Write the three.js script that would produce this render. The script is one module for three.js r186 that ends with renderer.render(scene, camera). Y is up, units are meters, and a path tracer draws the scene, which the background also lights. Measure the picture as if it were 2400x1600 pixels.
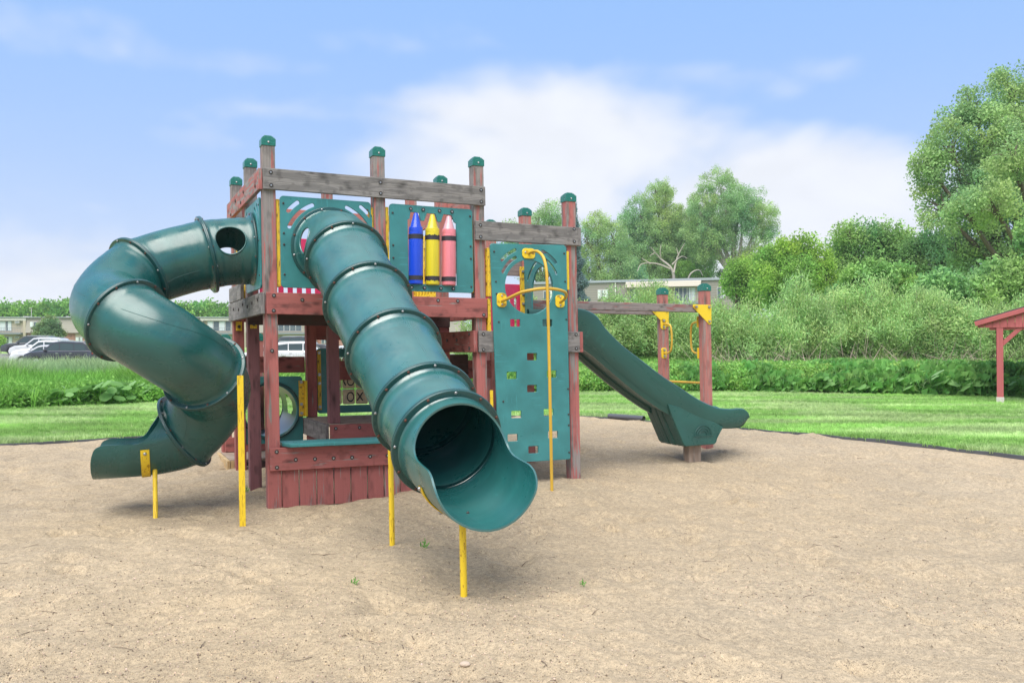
import * as THREE from 'three';
import { RoundedBoxGeometry } from 'three/addons/geometries/RoundedBoxGeometry.js';
import { mergeGeometries, mergeVertices, toCreasedNormals } from 'three/addons/utils/BufferGeometryUtils.js';

// ------------------------------------------------------------------ camera, sky, sun, exposure
const scene = new THREE.Scene();
const W = 1024, H = 682;
const camera = new THREE.PerspectiveCamera(42.255, W / H, 0.1, 900);
camera.position.set(0, 1.5, 0);
camera.rotation.set(0.0128, 0, 0);
const renderer = new THREE.WebGLRenderer({ antialias: true });
renderer.setSize(W, H);
renderer.toneMapping = THREE.LinearToneMapping;
renderer.toneMappingExposure = 1.86;
renderer.shadowMap.enabled = true;
renderer.shadowMap.type = THREE.PCFSoftShadowMap;

const rad = Math.PI / 180;
function rng(seed) { let s = seed >>> 0; return () => { s = (s + 0x6D2B79F5) | 0; let t = Math.imul(s ^ (s >>> 15), 1 | s); t = (t + Math.imul(t ^ (t >>> 7), 61 | t)) ^ t; return ((t ^ (t >>> 14)) >>> 0) / 4294967296; }; }
const clamp = (x, a = 0, b = 1) => Math.min(b, Math.max(a, x));
const lerp = (a, b, t) => a + (b - a) * t;
const ss = (a, b, x) => { const t = clamp((x - a) / (b - a)); return t * t * (3 - 2 * t); };
function hash3(x, y, z) { let h = Math.imul(x, 374761393) + Math.imul(y, 668265263) + Math.imul(z, 1274126177); h = Math.imul(h ^ (h >>> 13), 1274126177); return ((h ^ (h >>> 16)) >>> 0) / 4294967296; }
function vnoise3(x, y, z) {
  const X = Math.floor(x), Y = Math.floor(y), Z = Math.floor(z); let fx = x - X, fy = y - Y, fz = z - Z;
  fx = fx * fx * (3 - 2 * fx); fy = fy * fy * (3 - 2 * fy); fz = fz * fz * (3 - 2 * fz);
  const h = (i, j, k) => hash3(X + i, Y + j, Z + k);
  return lerp(lerp(lerp(h(0, 0, 0), h(1, 0, 0), fx), lerp(h(0, 1, 0), h(1, 1, 0), fx), fy), lerp(lerp(h(0, 0, 1), h(1, 0, 1), fx), lerp(h(0, 1, 1), h(1, 1, 1), fx), fy), fz);
}
const fbm3 = (x, y, z, n = 5) => { let a = 0, w = 0.5, s = 0; for (let i = 0; i < n; i++) { a += w * vnoise3(x, y, z); s += w; x = x * 2.03 + 17.1; y = y * 2.03 + 5.3; z = z * 2.03 + 9.7; w *= 0.5; } return a / s; };
// 2-D value noise that tiles with period p (in cells)
function tnoise(x, y, px, py, seed) {
  const X = Math.floor(x), Y = Math.floor(y); let fx = x - X, fy = y - Y; fx = fx * fx * (3 - 2 * fx); fy = fy * fy * (3 - 2 * fy);
  const h = (i, j) => hash3((((X + i) % px) + px) % px, (((Y + j) % py) + py) % py, seed);
  return lerp(lerp(h(0, 0), h(1, 0), fx), lerp(h(0, 1), h(1, 1), fx), fy);
}
const tfbm = (u, v, fx, fy, n, seed) => { let a = 0, w = 0.5, s = 0; for (let i = 0; i < n; i++) { a += w * tnoise(u * fx, v * fy, fx, fy, seed + i); s += w; fx *= 2; fy *= 2; w *= 0.5; } return a / s; };

const SKYGAIN = 0.60;
function makeSky() {
  const w = 1536, h = 768, d = new Float32Array(w * h * 4);
  for (let j = 0; j < h; j++) {
    const el = ((j + 0.5) / h - 0.5) * 180;
    for (let i = 0; i < w; i++) {
      const a = ((i + 0.5) / w - 0.5) * 2 * Math.PI, ce = Math.cos(el * rad), x = ce * Math.cos(a), z = ce * Math.sin(a), y = Math.sin(el * rad);
      let az = Math.atan2(x, -z) / rad;                                  // 0 straight ahead, + to the right
      const e = Math.max(el, 0);
      // clear air: blue aloft, paler towards the horizon
      const t = 1 - Math.exp(-e / 9.5);
      let r = lerp(0.60, 0.255, t), g = lerp(0.72, 0.475, t), b = lerp(0.92, 0.905, t);
      const zen = ss(25, 90, e); r *= 1 - 0.3 * zen; g *= 1 - 0.25 * zen; b *= 1 - 0.15 * zen;
      // clouds: soft banks on a stretched noise, the same field all the way round
      const k = 1 / Math.max(0.12, y + 0.06), qx = x * k, qz = z * k;
      const wx = fbm3(qx * 0.55 + 3, qz * 0.55, 2.2, 4) - 0.5, wz = fbm3(qx * 0.55, qz * 0.55 + 8, 7.7, 4) - 0.5;
      const n1 = fbm3(x * 6 + wx * 2.2 + 11, y * 17 + wz * 1.6, z * 6 + 4, 6);
      const n2 = fbm3(x * 2.6 + wz, y * 7 + 4, z * 2.6 + wx + 21, 5);
      const n3 = fbm3(x * 26 + wx * 5, y * 46 + wz * 5, z * 26 + 4, 5);
      const bank = (A, E, sa, se, p = 1.3) => { let da = az - A; if (da > 180) da -= 360; if (da < -180) da += 360; da /= sa; const de = (e - E) / se; return Math.exp(-Math.pow(da * da + de * de, p)); };
      let m = 0;
      m = Math.max(m, 1.0 * bank(3.0, 11.8, 15, 6.4, 1.6), 1.05 * bank(17.5, 7.4, 13, 7.2, 2.4), 0.92 * bank(-1.5, 14.8, 9.5, 2.6));
      m = Math.max(m, 0.56 * bank(10, 16.5, 15, 2.6), 0.66 * bank(-29, 18.0, 13, 2.2), 0.46 * bank(-19, 17.6, 9, 1.6), 0.46 * bank(-15, 14.2, 13, 3.0), 0.36 * bank(-8, 20, 16, 2.4));
      m = Math.max(m, 0.85 * bank(-29, 2.5, 27, 7.5, 1.5), 0.5 * bank(-12, 9, 9, 3));
      const out = Math.max(ss(36, 60, Math.abs(az)), ss(26, 40, e));
      m = Math.max(m, out * (0.35 + 0.75 * ss(0.42, 0.62, n2)));
      let c = ss(0.22, 1.0, m + (n1 - 0.5) * 0.85 * (0.4 + 0.6 * ss(0.05, 0.4, m)) + (n3 - 0.5) * 0.30 * ss(0.1, 0.4, m));
      c = Math.max(c, 0.88 * Math.exp(-e / 6.4));
      const sh = 0.96 + 0.10 * (n2 - 0.45) + 0.10 * (n3 - 0.5);
      r = lerp(r, 0.84 * sh, c * 0.97); g = lerp(g, 0.87 * sh, c * 0.97); b = lerp(b, 0.935 * sh, c * 0.97);
      if (el < 0) { const q = ss(0, -12, el); r = lerp(r, 0.16, q); g = lerp(g, 0.2, q); b = lerp(b, 0.13, q); }
      const o = (j * w + i) * 4; d[o] = r * SKYGAIN; d[o + 1] = g * SKYGAIN; d[o + 2] = b * SKYGAIN; d[o + 3] = 1;
    }
  }
  const tx = new THREE.DataTexture(d, w, h, THREE.RGBAFormat, THREE.FloatType);
  tx.mapping = THREE.EquirectangularReflectionMapping; tx.magFilter = THREE.LinearFilter; tx.minFilter = THREE.LinearFilter; tx.wrapS = THREE.RepeatWrapping; tx.needsUpdate = true;
  return tx;
}
scene.background = makeSky();
scene.environment = scene.background;
const sun = new THREE.DirectionalLight(new THREE.Color(1.0, 0.95, 0.86), 3.0);
sun.position.set(-12, 60, 22); sun.target.position.set(0, 0, -10);
sun.castShadow = true; sun.shadow.radius = 110; sun.shadow.mapSize.set(2048, 2048);
Object.assign(sun.shadow.camera, { left: -30, right: 30, top: 30, bottom: -30, near: 1, far: 160 });
scene.add(sun, sun.target);
scene.fog = new THREE.FogExp2(new THREE.Color().setRGB(0.80, 0.86, 0.95), 0.0004);

// ------------------------------------------------------------------ helpers
const used = new Map();
function numbered(name) { const n = used.get(name) || 0; used.set(name, n + 1); return n ? `${name}_${String(n).padStart(3, '0')}` : name; }
function shade(o) { o.traverse(c => { if (c.isMesh) { c.castShadow = true; c.receiveShadow = true; } }); return o; }
function tag(o, label, category, group) { o.userData.label = label; o.userData.category = category; if (group) o.userData.group = group; return o; }
function thing(name, label, category, pos = [0, 0, 0], turn = 0, group) { const o = new THREE.Group(); o.name = numbered(name); o.position.set(...pos); o.rotation.y = turn; tag(o, label, category, group); scene.add(o); return o; }
function struct(name, geo, mat) { const m = new THREE.Mesh(geo, mat); m.name = numbered(name); m.userData.kind = 'structure'; scene.add(m); return m; }
function mesh(name, geo, mat, parent) { const m = new THREE.Mesh(geo, mat); m.name = name; parent.add(m); return m; }
function group(name, parent) { const g = new THREE.Group(); g.name = name; parent.add(g); return g; }
// a pixel of the 2400 x 1600 view and a depth in metres, as a place (X right, y up, Z ahead)
const F = 2070.3, HZ = 826.5;
const at = (px, py, Z) => [(px - 1200) / F * Z, 1.5 + (HZ - py) / F * Z, -Z];
function tex(w, h, fn, srgb, rep) {
  const d = new Uint8Array(w * h * 4), c = [0, 0, 0];
  for (let j = 0; j < h; j++) for (let i = 0; i < w; i++) { fn((i + 0.5) / w, (j + 0.5) / h, c); const o = (j * w + i) * 4; d[o] = clamp(c[0]) * 255; d[o + 1] = clamp(c[1]) * 255; d[o + 2] = clamp(c[2]) * 255; d[o + 3] = 255; }
  const t = new THREE.DataTexture(d, w, h, THREE.RGBAFormat); t.wrapS = t.wrapT = THREE.RepeatWrapping; t.magFilter = THREE.LinearFilter; t.minFilter = THREE.LinearMipmapLinearFilter; t.generateMipmaps = true;
  if (srgb) t.colorSpace = THREE.SRGBColorSpace; if (rep) t.repeat.set(...rep); t.needsUpdate = true; return t;
}
const s2 = x => Math.pow(clamp(x), 1 / 2.2);
const col = (r, g, b) => new THREE.Color().setRGB(r, g, b);

// ------------------------------------------------------------------ materials
// painted timber: u runs across the grain over 0.25 m, v along the grain over 2 m
function wood(seed, { paint, bare, peel = 0.2, ramp = 0, dirt = 0.25 }) {
  const w = 256, h = 1024, hgt = new Float32Array(w * h), pk = [];
  const R = rng(seed); for (let i = 0; i < 7; i++) pk.push([R(), R(), 0.012 + 0.02 * R()]);
  const map = tex(w, h, (u, v, c) => {
    let uu = u + 0.03 * (tfbm(u, v, 2, 5, 3, seed + 3) - 0.5), kn = 0;
    for (const [ku, kv, kr] of pk) { let du = u - ku, dv = (v - kv); du -= Math.round(du); dv -= Math.round(dv); const q = Math.hypot(du * 0.25, dv * 2 * 0.45) / kr; kn = Math.max(kn, Math.exp(-q * q * 1.4)); uu += 0.05 * Math.sign(du || 1) * Math.exp(-q * q * 0.25); }
    const grain = tfbm(uu, v, 40, 6, 3, seed), fine = tfbm(u, v, 110, 24, 2, seed + 9), blotch = tfbm(u, v, 3, 6, 4, seed + 20);
    const flake = tfbm(u, v, 9, 12, 5, seed + 31) * 0.65 + grain * 0.35;
    const lev = clamp(peel + ramp * (v - 0.5));
    const p = ss(lev + 0.06, lev - 0.06, flake + 0.16 * (blotch - 0.5));               // 1 where paint is gone
    const g = 0.72 + 0.5 * (grain - 0.2) * 0.9 + 0.25 * (fine - 0.5);
    const pr = (0.86 + 0.28 * (blotch - 0.35)) * (0.9 + 0.22 * (grain - 0.5) + 0.1 * (fine - 0.5));
    const dk = 1 - dirt * ss(0.52, 0.8, tfbm(u, v, 5, 30, 4, seed + 50));
    for (let k = 0; k < 3; k++) c[k] = s2(lerp(paint[k] * pr, bare[k] * g, p) * dk * (1 - 0.6 * kn));
    hgt[(Math.min(h - 1, v * h | 0)) * w + Math.min(w - 1, u * w | 0)] = 0.5 + 0.3 * (grain - 0.5) + 0.16 * (fine - 0.5) - 0.25 * p * ss(0.5, 0.3, grain) - 0.2 * kn;
  }, true);
  const bump = tex(w, h, (u, v, c) => { c[0] = c[1] = c[2] = hgt[(Math.min(h - 1, v * h | 0)) * w + Math.min(w - 1, u * w | 0)]; });
  return new THREE.MeshStandardMaterial({ map, bumpMap: bump, bumpScale: 0.004, roughness: 0.82 });
}
const RED = [0.42, 0.128, 0.115], SALM = [0.56, 0.21, 0.18], PURP = [0.30, 0.12, 0.13], GREY = [0.33, 0.30, 0.285];
const M = {
  red: wood(11, { paint: RED, bare: GREY, peel: 0.30, dirt: 0.3 }),
  redOld: wood(23, { paint: [0.50, 0.165, 0.15], bare: GREY, peel: 0.46, dirt: 0.3 }),
  salmon: wood(37, { paint: SALM, bare: [0.40, 0.30, 0.27], peel: 0.40, dirt: 0.25 }),
  purple: wood(41, { paint: PURP, bare: [0.12, 0.07, 0.07], peel: 0.25, dirt: 0.35 }),
  post: wood(59, { paint: [0.50, 0.16, 0.145], bare: [0.31, 0.275, 0.26], peel: 0.47, ramp: 0.34, dirt: 0.3 }),
  grey: wood(71, { paint: [0.20, 0.185, 0.18], bare: [0.29, 0.268, 0.258], peel: 0.5, dirt: 0.35 }),
  greyRed: wood(83, { paint: [0.36, 0.13, 0.12], bare: [0.30, 0.25, 0.24], peel: 0.62, dirt: 0.3 }),
  deck: wood(97, { paint: [0.40, 0.29, 0.22], bare: [0.45, 0.36, 0.29], peel: 0.5, dirt: 0.35 }),
  pine: wood(101, { paint: [0.62, 0.42, 0.20], bare: [0.70, 0.52, 0.28], peel: 0.5, dirt: 0.15 }),
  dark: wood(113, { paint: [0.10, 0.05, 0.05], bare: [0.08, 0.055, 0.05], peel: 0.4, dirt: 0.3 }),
};
const scr = tex(512, 512, (u, v, c) => { const n = tfbm(u, v, 6, 6, 5, 5), s = ss(0.74, 0.8, tfbm(u, v, 90, 5, 2, 8)) * ss(0.5, 0.7, tfbm(u, v, 4, 4, 3, 12)) + ss(0.76, 0.8, tfbm(u, v, 6, 120, 2, 18)) * ss(0.5, 0.7, tfbm(u, v, 5, 5, 3, 22)); c[0] = c[1] = c[2] = s2(0.80 + 0.42 * (n - 0.42) + 0.45 * s); }, true);
const scrR = tex(512, 512, (u, v, c) => { const n = tfbm(u, v, 5, 5, 5, 65), f = tfbm(u, v, 40, 40, 3, 15); c[0] = c[1] = c[2] = clamp(0.62 + 0.5 * (n - 0.5) + 0.25 * (f - 0.5)); });
const plastic = (r, g, b, rough = 0.42, coat = 0.25, extra = {}) => new THREE.MeshPhysicalMaterial({ color: col(r, g, b), map: scr, roughnessMap: scrR, roughness: rough, clearcoat: coat, clearcoatRoughness: 0.34, ...extra });
M.tube = plastic(0.018, 0.140, 0.136, 0.56, 0, { ior: 2.1 });
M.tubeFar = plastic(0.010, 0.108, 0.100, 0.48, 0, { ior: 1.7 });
M.flange = plastic(0.010, 0.075, 0.075, 0.5, 0.4);
M.slide = plastic(0.016, 0.105, 0.092, 0.5, 0.35);
M.teal = plastic(0.052, 0.265, 0.275, 0.7, 0.08);
M.cap = plastic(0.012, 0.185, 0.145, 0.5, 0.3);
M.pink = plastic(0.75, 0.05, 0.16, 0.5, 0.2);
M.blue = plastic(0.008, 0.07, 0.72, 0.4, 0.4);
M.yel = plastic(0.80, 0.66, 0.015, 0.4, 0.4);
M.rose = plastic(0.86, 0.25, 0.30, 0.4, 0.4);
M.rosePale = plastic(0.80, 0.42, 0.48, 0.4, 0.4);
M.band = new THREE.MeshStandardMaterial({ color: col(0.03, 0.027, 0.035), roughness: 0.6 });
M.cream = plastic(0.86, 0.68, 0.45, 0.55, 0.15);
const rust = tex(256, 512, (u, v, c) => { const a = tfbm(u, v, 8, 16, 5, 3), st = tfbm(u, v, 24, 3, 3, 33), p = ss(0.56, 0.66, a * 0.6 + st * 0.4); c[0] = s2(lerp(0.80, 0.20, p)); c[1] = s2(lerp(0.53, 0.085, p)); c[2] = s2(lerp(0.03, 0.025, p)); }, true);
M.yellow = new THREE.MeshStandardMaterial({ color: col(0.83, 0.58, 0.025), map: tex(256, 512, (u, v, c) => { const a = tfbm(u, v, 12, 24, 4, 71), p = ss(0.60, 0.72, a) * 0.9; c[0] = s2(1 - 0.5 * p); c[1] = s2(1 - 0.62 * p); c[2] = s2(1 - 0.4 * p); }, true), roughness: 0.45 });
M.yellowRust = new THREE.MeshStandardMaterial({ map: rust, roughness: 0.6 });
M.rod = new THREE.MeshStandardMaterial({ color: col(0.72, 0.45, 0.05), map: scr, roughness: 0.5 });
M.steel = new THREE.MeshStandardMaterial({ color: col(0.42, 0.42, 0.43), metalness: 0.8, roughness: 0.4 });
M.boltDark = new THREE.MeshStandardMaterial({ color: col(0.05, 0.042, 0.04), roughness: 0.7 });
M.boltRust = new THREE.MeshStandardMaterial({ color: col(0.14, 0.06, 0.045), roughness: 0.75, metalness: 0.3 });

// ------------------------------------------------------------------ ground
const prof = (T, x) => { if (x <= T[0][0]) return T[0][1]; for (let i = 1; i < T.length; i++) if (x < T[i][0]) { const t = (x - T[i - 1][0]) / (T[i][0] - T[i - 1][0]); return lerp(T[i - 1][1], T[i][1], t * t * (3 - 2 * t)); } return T[T.length - 1][1]; };
const LEFT = [[14, 0.27], [20, 0.3], [45, 0.3], [62, 0.5], [85, 1.35], [130, 2.3], [220, 3]];
const RIGHT = [[14, 0.27], [28, 0.33], [40, 0.7], [60, 1.8], [85, 3.2], [112, 4.6], [220, 7]];
function baseH(X, Z) {                                        // the lie of the land; Z is metres ahead
  const a = X / Math.max(8, Z), k = ss(-0.06, 0.08, a), near = 0.27 * ss(8.5, 13.5, Z + 0.25 * Math.max(0, Math.abs(X) - 4) * (X > 0 ? 1 : 0.6));
  const far = lerp(prof(LEFT, Z), prof(RIGHT, Z), k);
  return Z < 14 ? near : far;
}
const rim = [[-16, 2], [-12.5, 7.8], [-9.2, 10.5], [-7.04, 12.05], [-5.39, 13.05], [-3.5, 14.8], [-1.2, 16.6], [1.2, 17.1], [2.65, 15.9], [3.8, 14.25], [5.3, 12.4], [6.5, 11.0], [8.6, 8.6], [12, 4], [12, -4], [6, -9], [-6, -9], [-14, -5]];
const rimCurve = new THREE.CatmullRomCurve3(rim.map(p => new THREE.Vector3(p[0], 0, p[1])), true);
const CX = 0, CZ = 5, NA = 900, rho = new Float32Array(NA);
{ const P = rimCurve.getPoints(2400), acc = new Float32Array(NA), cnt = new Float32Array(NA);
  for (const q of P) { let a = Math.atan2(q.x - CX, q.z - CZ) / (2 * Math.PI); a -= Math.floor(a); const i = Math.min(NA - 1, a * NA | 0); acc[i] += Math.hypot(q.x - CX, q.z - CZ); cnt[i]++; }
  for (let i = 0; i < NA; i++) { let l = i, r = i; while (!cnt[((l % NA) + NA) % NA]) l--; while (!cnt[r % NA]) r++; const A = ((l % NA) + NA) % NA, B = r % NA; const va = acc[A] / cnt[A], vb = acc[B] / cnt[B]; rho[i] = l === r ? va : lerp(va, vb, (i - l) / (r - l)); } }
const rhoAt = a => { a /= 2 * Math.PI; a -= Math.floor(a); const x = a * NA - 0.5, i = Math.floor(x), t = x - i; return lerp(rho[(i + NA) % NA], rho[(i + 1 + NA) % NA], t); };
const inSand = (X, Z) => rhoAt(Math.atan2(X - CX, Z - CZ)) - Math.hypot(X - CX, Z - CZ);
const pits = [];                                               // scuffed footprints
{ const R = rng(77); for (let i = 0; i < 2600; i++) { const a = R() * 6.283, r = Math.sqrt(R()) * 15; pits.push([CX + Math.cos(a) * r, CZ + 3 + Math.sin(a) * r, 0.07 + 0.10 * R(), 0.7 + 0.8 * R(), R() * 3.14, (0.4 + 0.6 * R())]); } }
const cell = new Map(); for (const p of pits) for (let i = -1; i <= 1; i++) for (let j = -1; j <= 1; j++) { const k = (Math.floor(p[0] / 0.5) + i) + ',' + (Math.floor(p[1] / 0.5) + j); (cell.get(k) || cell.set(k, []).get(k)).push(p); }
const mounds = [[-0.33, 5.55, 0.45, -0.035], [-0.96, 7.1, 0.5, -0.02], [-1.05, 8.62, 0.55, 0.055], [-0.35, 8.9, 0.6, 0.06], [0.5, 9.4, 0.7, 0.04], [-3.3, 8.0, 0.8, -0.03], [-2.4, 7.8, 0.5, -0.02], [2.35, 11.4, 0.5, -0.04], [0.6, 9.9, 0.6, 0.03]];
function sandH(X, Z) {
  let h = baseH(X, Z);
  for (const [mx, mz, s, d] of mounds) h += d * Math.exp(-((X - mx) ** 2 + (Z - mz) ** 2) / (s * s));
  h += 0.030 * (fbm3(X * 0.9, 3, Z * 0.9, 3) - 0.5) + 0.085 * (fbm3(X * 2.9, 8, Z * 3.6, 3) - 0.5) + 0.030 * (fbm3(X * 9, 1, Z * 11, 2) - 0.5);
  const L = cell.get(Math.floor(X / 0.5) + ',' + Math.floor(Z / 0.5));
  if (L) for (const p of L) { const c = Math.cos(p[4]), s = Math.sin(p[4]), dx = X - p[0], dz = Z - p[1], a = (dx * c + dz * s) / (p[2] * p[3]), b = (-dx * s + dz * c) / p[2], q = a * a + b * b; if (q < 6) h += 0.040 * p[5] * (0.55 * Math.exp(-(q - 1.3) * (q - 1.3) * 1.2) - Math.exp(-q * 1.3)); }
  return h;
}
const groundH = (X, Z) => inSand(X, Z) > 0 ? sandH(X, Z) : baseH(X, Z);
{
  const NR = 300, NT = 760, pos = [], uv = [], cl = [], idx = [];
  for (let i = 0; i <= NR; i++) for (let j = 0; j < NT; j++) {
    const a = j / NT * 2 * Math.PI, r = Math.pow(i / NR, 1.15) * rhoAt(a), X = CX + Math.sin(a) * r, Z = CZ + Math.cos(a) * r;
    const e = ss(0, 0.25, rhoAt(a) - r);
    pos.push(X, lerp(baseH(X, Z) - 0.03, sandH(X, Z), e), -Z); uv.push(X / 3.1, Z / 3.1);
    const k = 0.88 + 0.24 * (fbm3(X * 0.35, 2, Z * 0.35, 4) - 0.5) + 0.16 * (fbm3(X * 2.2, 5, Z * 2.2, 3) - 0.5), q = fbm3(X * 0.6 + 9, 4, Z * 0.6, 3) - 0.5; cl.push(k * (1 + 0.05 * q), k, k * (1 - 0.10 * q));
  }
  for (let i = 0; i < NR; i++) for (let j = 0; j < NT; j++) { const a = i * NT + j, b = i * NT + (j + 1) % NT, c = a + NT, d = b + NT; idx.push(a, c, b, b, c, d); }
  const g = new THREE.BufferGeometry(); g.setAttribute('position', new THREE.Float32BufferAttribute(pos, 3)); g.setAttribute('uv', new THREE.Float32BufferAttribute(uv, 2)); g.setAttribute('color', new THREE.Float32BufferAttribute(cl, 3)); g.setIndex(idx); g.computeVertexNormals();
  if (g.attributes.normal.getY(5000) < 0) { const ix = g.index.array; for (let i = 0; i < ix.length; i += 3) { const t = ix[i]; ix[i] = ix[i + 1]; ix[i + 1] = t; } g.computeVertexNormals(); }
  const n = 2048, hg = new Float32Array(n * n);
  const map = tex(n, n, (u, v, c) => {
    const i = u * n | 0, j = v * n | 0, w1 = hash3(i, j, 4), w2 = hash3(i >> 1, j >> 1, 9), w3 = hash3((i + 1) / 3 | 0, (j + 1) / 3 | 0, 19), low = tfbm(u, v, 24, 24, 4, 7), mid = tfbm(u, v, 160, 160, 2, 17);
    let k = 0.83 + 0.30 * (w1 - 0.5) + 0.42 * (w2 - 0.5) + 0.14 * (low - 0.5) + 0.42 * (mid - 0.5), rr = 1, gg = 1, bb = 1;
    const gate = ss(0.46, 0.62, tfbm(u, v, 14, 14, 3, 27));
    if (w3 > 0.985 - 0.02 * gate) { k *= 0.5; bb = 1.1; } else if (w3 < 0.012 + 0.012 * gate) { k *= 1.45; } else if (w2 > 0.985) { k *= 0.45; } else if (w2 < 0.012) { rr = 1.06; gg = 0.88; bb = 0.8; }
    c[0] = s2(0.535 * k * rr); c[1] = s2(0.425 * k * gg); c[2] = s2(0.285 * k * bb);
    hg[j * n + i] = 0.4 * w2 + 0.25 * w1 + 0.5 * mid + 0.5 * low + (w3 < 0.03 || w3 > 0.965 ? 0.35 : 0);
  }, true);
  const bump = tex(n, n, (u, v, c) => { c[0] = c[1] = c[2] = hg[(v * n | 0) * n + (u * n | 0)] / 2; });
  struct('sand', g, new THREE.MeshStandardMaterial({ map, bumpMap: bump, bumpScale: 0.014, vertexColors: true, roughness: 0.95 }));
}
let lawnMat;
{
  const pos = [], uv = [], cl = [], idx = [], NT = 900; const rs = []; for (let i = 0; i <= 130; i++) rs.push(0.30 * i * (1 + i / 130) ); let r = rs[rs.length - 1]; while (r < 640) { r *= 1.06; rs.push(r); }
  for (let i = 0; i < rs.length; i++) for (let j = 0; j < NT; j++) {
    const a = j / NT * 2 * Math.PI, q = rhoAt(a) + rs[i], X = CX + Math.sin(a) * q, Z = CZ + Math.cos(a) * q;
    pos.push(X, baseH(X, Z) + 0.012 * (fbm3(X * 1.4, 0, Z * 1.4, 3) - 0.5), -Z); uv.push(X / 5.3, Z / 5.3);
    // mowing swaths run across the view and bend with the edge
    const sw = Math.sin((Z + 0.10 * X + 1.2 * (fbm3(X * 0.2, 1, Z * 0.2, 3) - 0.5)) * 4.2) * 0.5 + 0.5, n = fbm3(X * 0.55, 7, Z * 1.3, 4), dry = ss(0.5, 0.66, fbm3(X * 0.5 + 40, 2, Z * 1.1, 4));
    const k = 0.90 + 0.18 * sw + 0.5 * (n - 0.5); cl.push(k * (1 + 0.35 * dry), k * (1 + 0.10 * dry), k * (1 + 0.5 * dry));
  }
  for (let i = 0; i < rs.length - 1; i++) for (let j = 0; j < NT; j++) { const a = i * NT + j, b = i * NT + (j + 1) % NT, c = a + NT, d = b + NT; idx.push(a, b, c, b, d, c); }
  const g = new THREE.BufferGeometry(); g.setAttribute('position', new THREE.Float32BufferAttribute(pos, 3)); g.setAttribute('uv', new THREE.Float32BufferAttribute(uv, 2)); g.setAttribute('color', new THREE.Float32BufferAttribute(cl, 3)); g.setIndex(idx); g.computeVertexNormals();
  if (g.attributes.normal.getY(5000) < 0) { const ix = g.index.array; for (let i = 0; i < ix.length; i += 3) { const t = ix[i]; ix[i] = ix[i + 1]; ix[i + 1] = t; } g.computeVertexNormals(); }
  const n = 1024, map = tex(n, n, (u, v, c) => { const a = tfbm(u, v, 180, 180, 2, 3), b = tfbm(u, v, 12, 12, 4, 13), d = tfbm(u, v, 70, 260, 2, 23); const k = 0.7 + 0.7 * (a - 0.5) + 0.5 * (b - 0.5) + 0.5 * (d - 0.5), y = tfbm(u, v, 60, 60, 3, 43); c[0] = s2(0.33 * k * (0.8 + 0.5 * y)); c[1] = s2(0.55 * k); c[2] = s2(0.15 * k * (0.7 + 0.6 * y)); }, true);
  const bump = tex(512, 512, (u, v, c) => { c[0] = c[1] = c[2] = tfbm(u, v, 128, 128, 2, 53); });
  lawnMat = new THREE.MeshStandardMaterial({ map, bumpMap: bump, bumpScale: 0.03, vertexColors: true, roughness: 0.95 });
  struct('ground', g, lawnMat);
}
// a sheet laid a little above the land
function sheet(name, X0, X1, Z0, Z1, lift, mat, n = 40) {
  const g = new THREE.PlaneGeometry(1, 1, n, n), p = g.attributes.position, u = g.attributes.uv;
  for (let i = 0; i < p.count; i++) { const X = lerp(X0, X1, p.getX(i) + 0.5), Z = lerp(Z0, Z1, p.getY(i) + 0.5); p.setXYZ(i, X, baseH(X, Z) + lift, -Z); u.setXY(i, X / 4, Z / 4); }
  g.computeVertexNormals(); return struct(name, g, mat);
}
const asphalt = new THREE.MeshStandardMaterial({ map: tex(256, 256, (u, v, c) => { const k = 0.20 + 0.08 * (tfbm(u, v, 64, 64, 2, 4) - 0.5) + 0.08 * (tfbm(u, v, 5, 5, 4, 9) - 0.5); c[0] = s2(k); c[1] = s2(k * 0.97); c[2] = s2(k * 0.94); }, true), roughness: 0.9 });
sheet('parking_lot', -60, 3, 50, 84, 0.06, asphalt, 60);
const concrete = new THREE.MeshStandardMaterial({ map: tex(256, 256, (u, v, c) => { const k = 0.52 + 0.2 * (tfbm(u, v, 6, 6, 5, 4) - 0.5); c[0] = s2(k); c[1] = s2(k * 0.96); c[2] = s2(k * 0.9); }, true), roughness: 0.9 });

// ------------------------------------------------------------------ the play structure
const LEAN = 0.0204, A0 = [-2.3114, 0, -8.5771], YAW = 0.4363, SW = 2.195, EU = 3.3185, FV = 1.132;
const PS = thing('play_structure', 'weathered red timber play structure with green tube slides, standing on sand', 'playground', A0, YAW);
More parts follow.
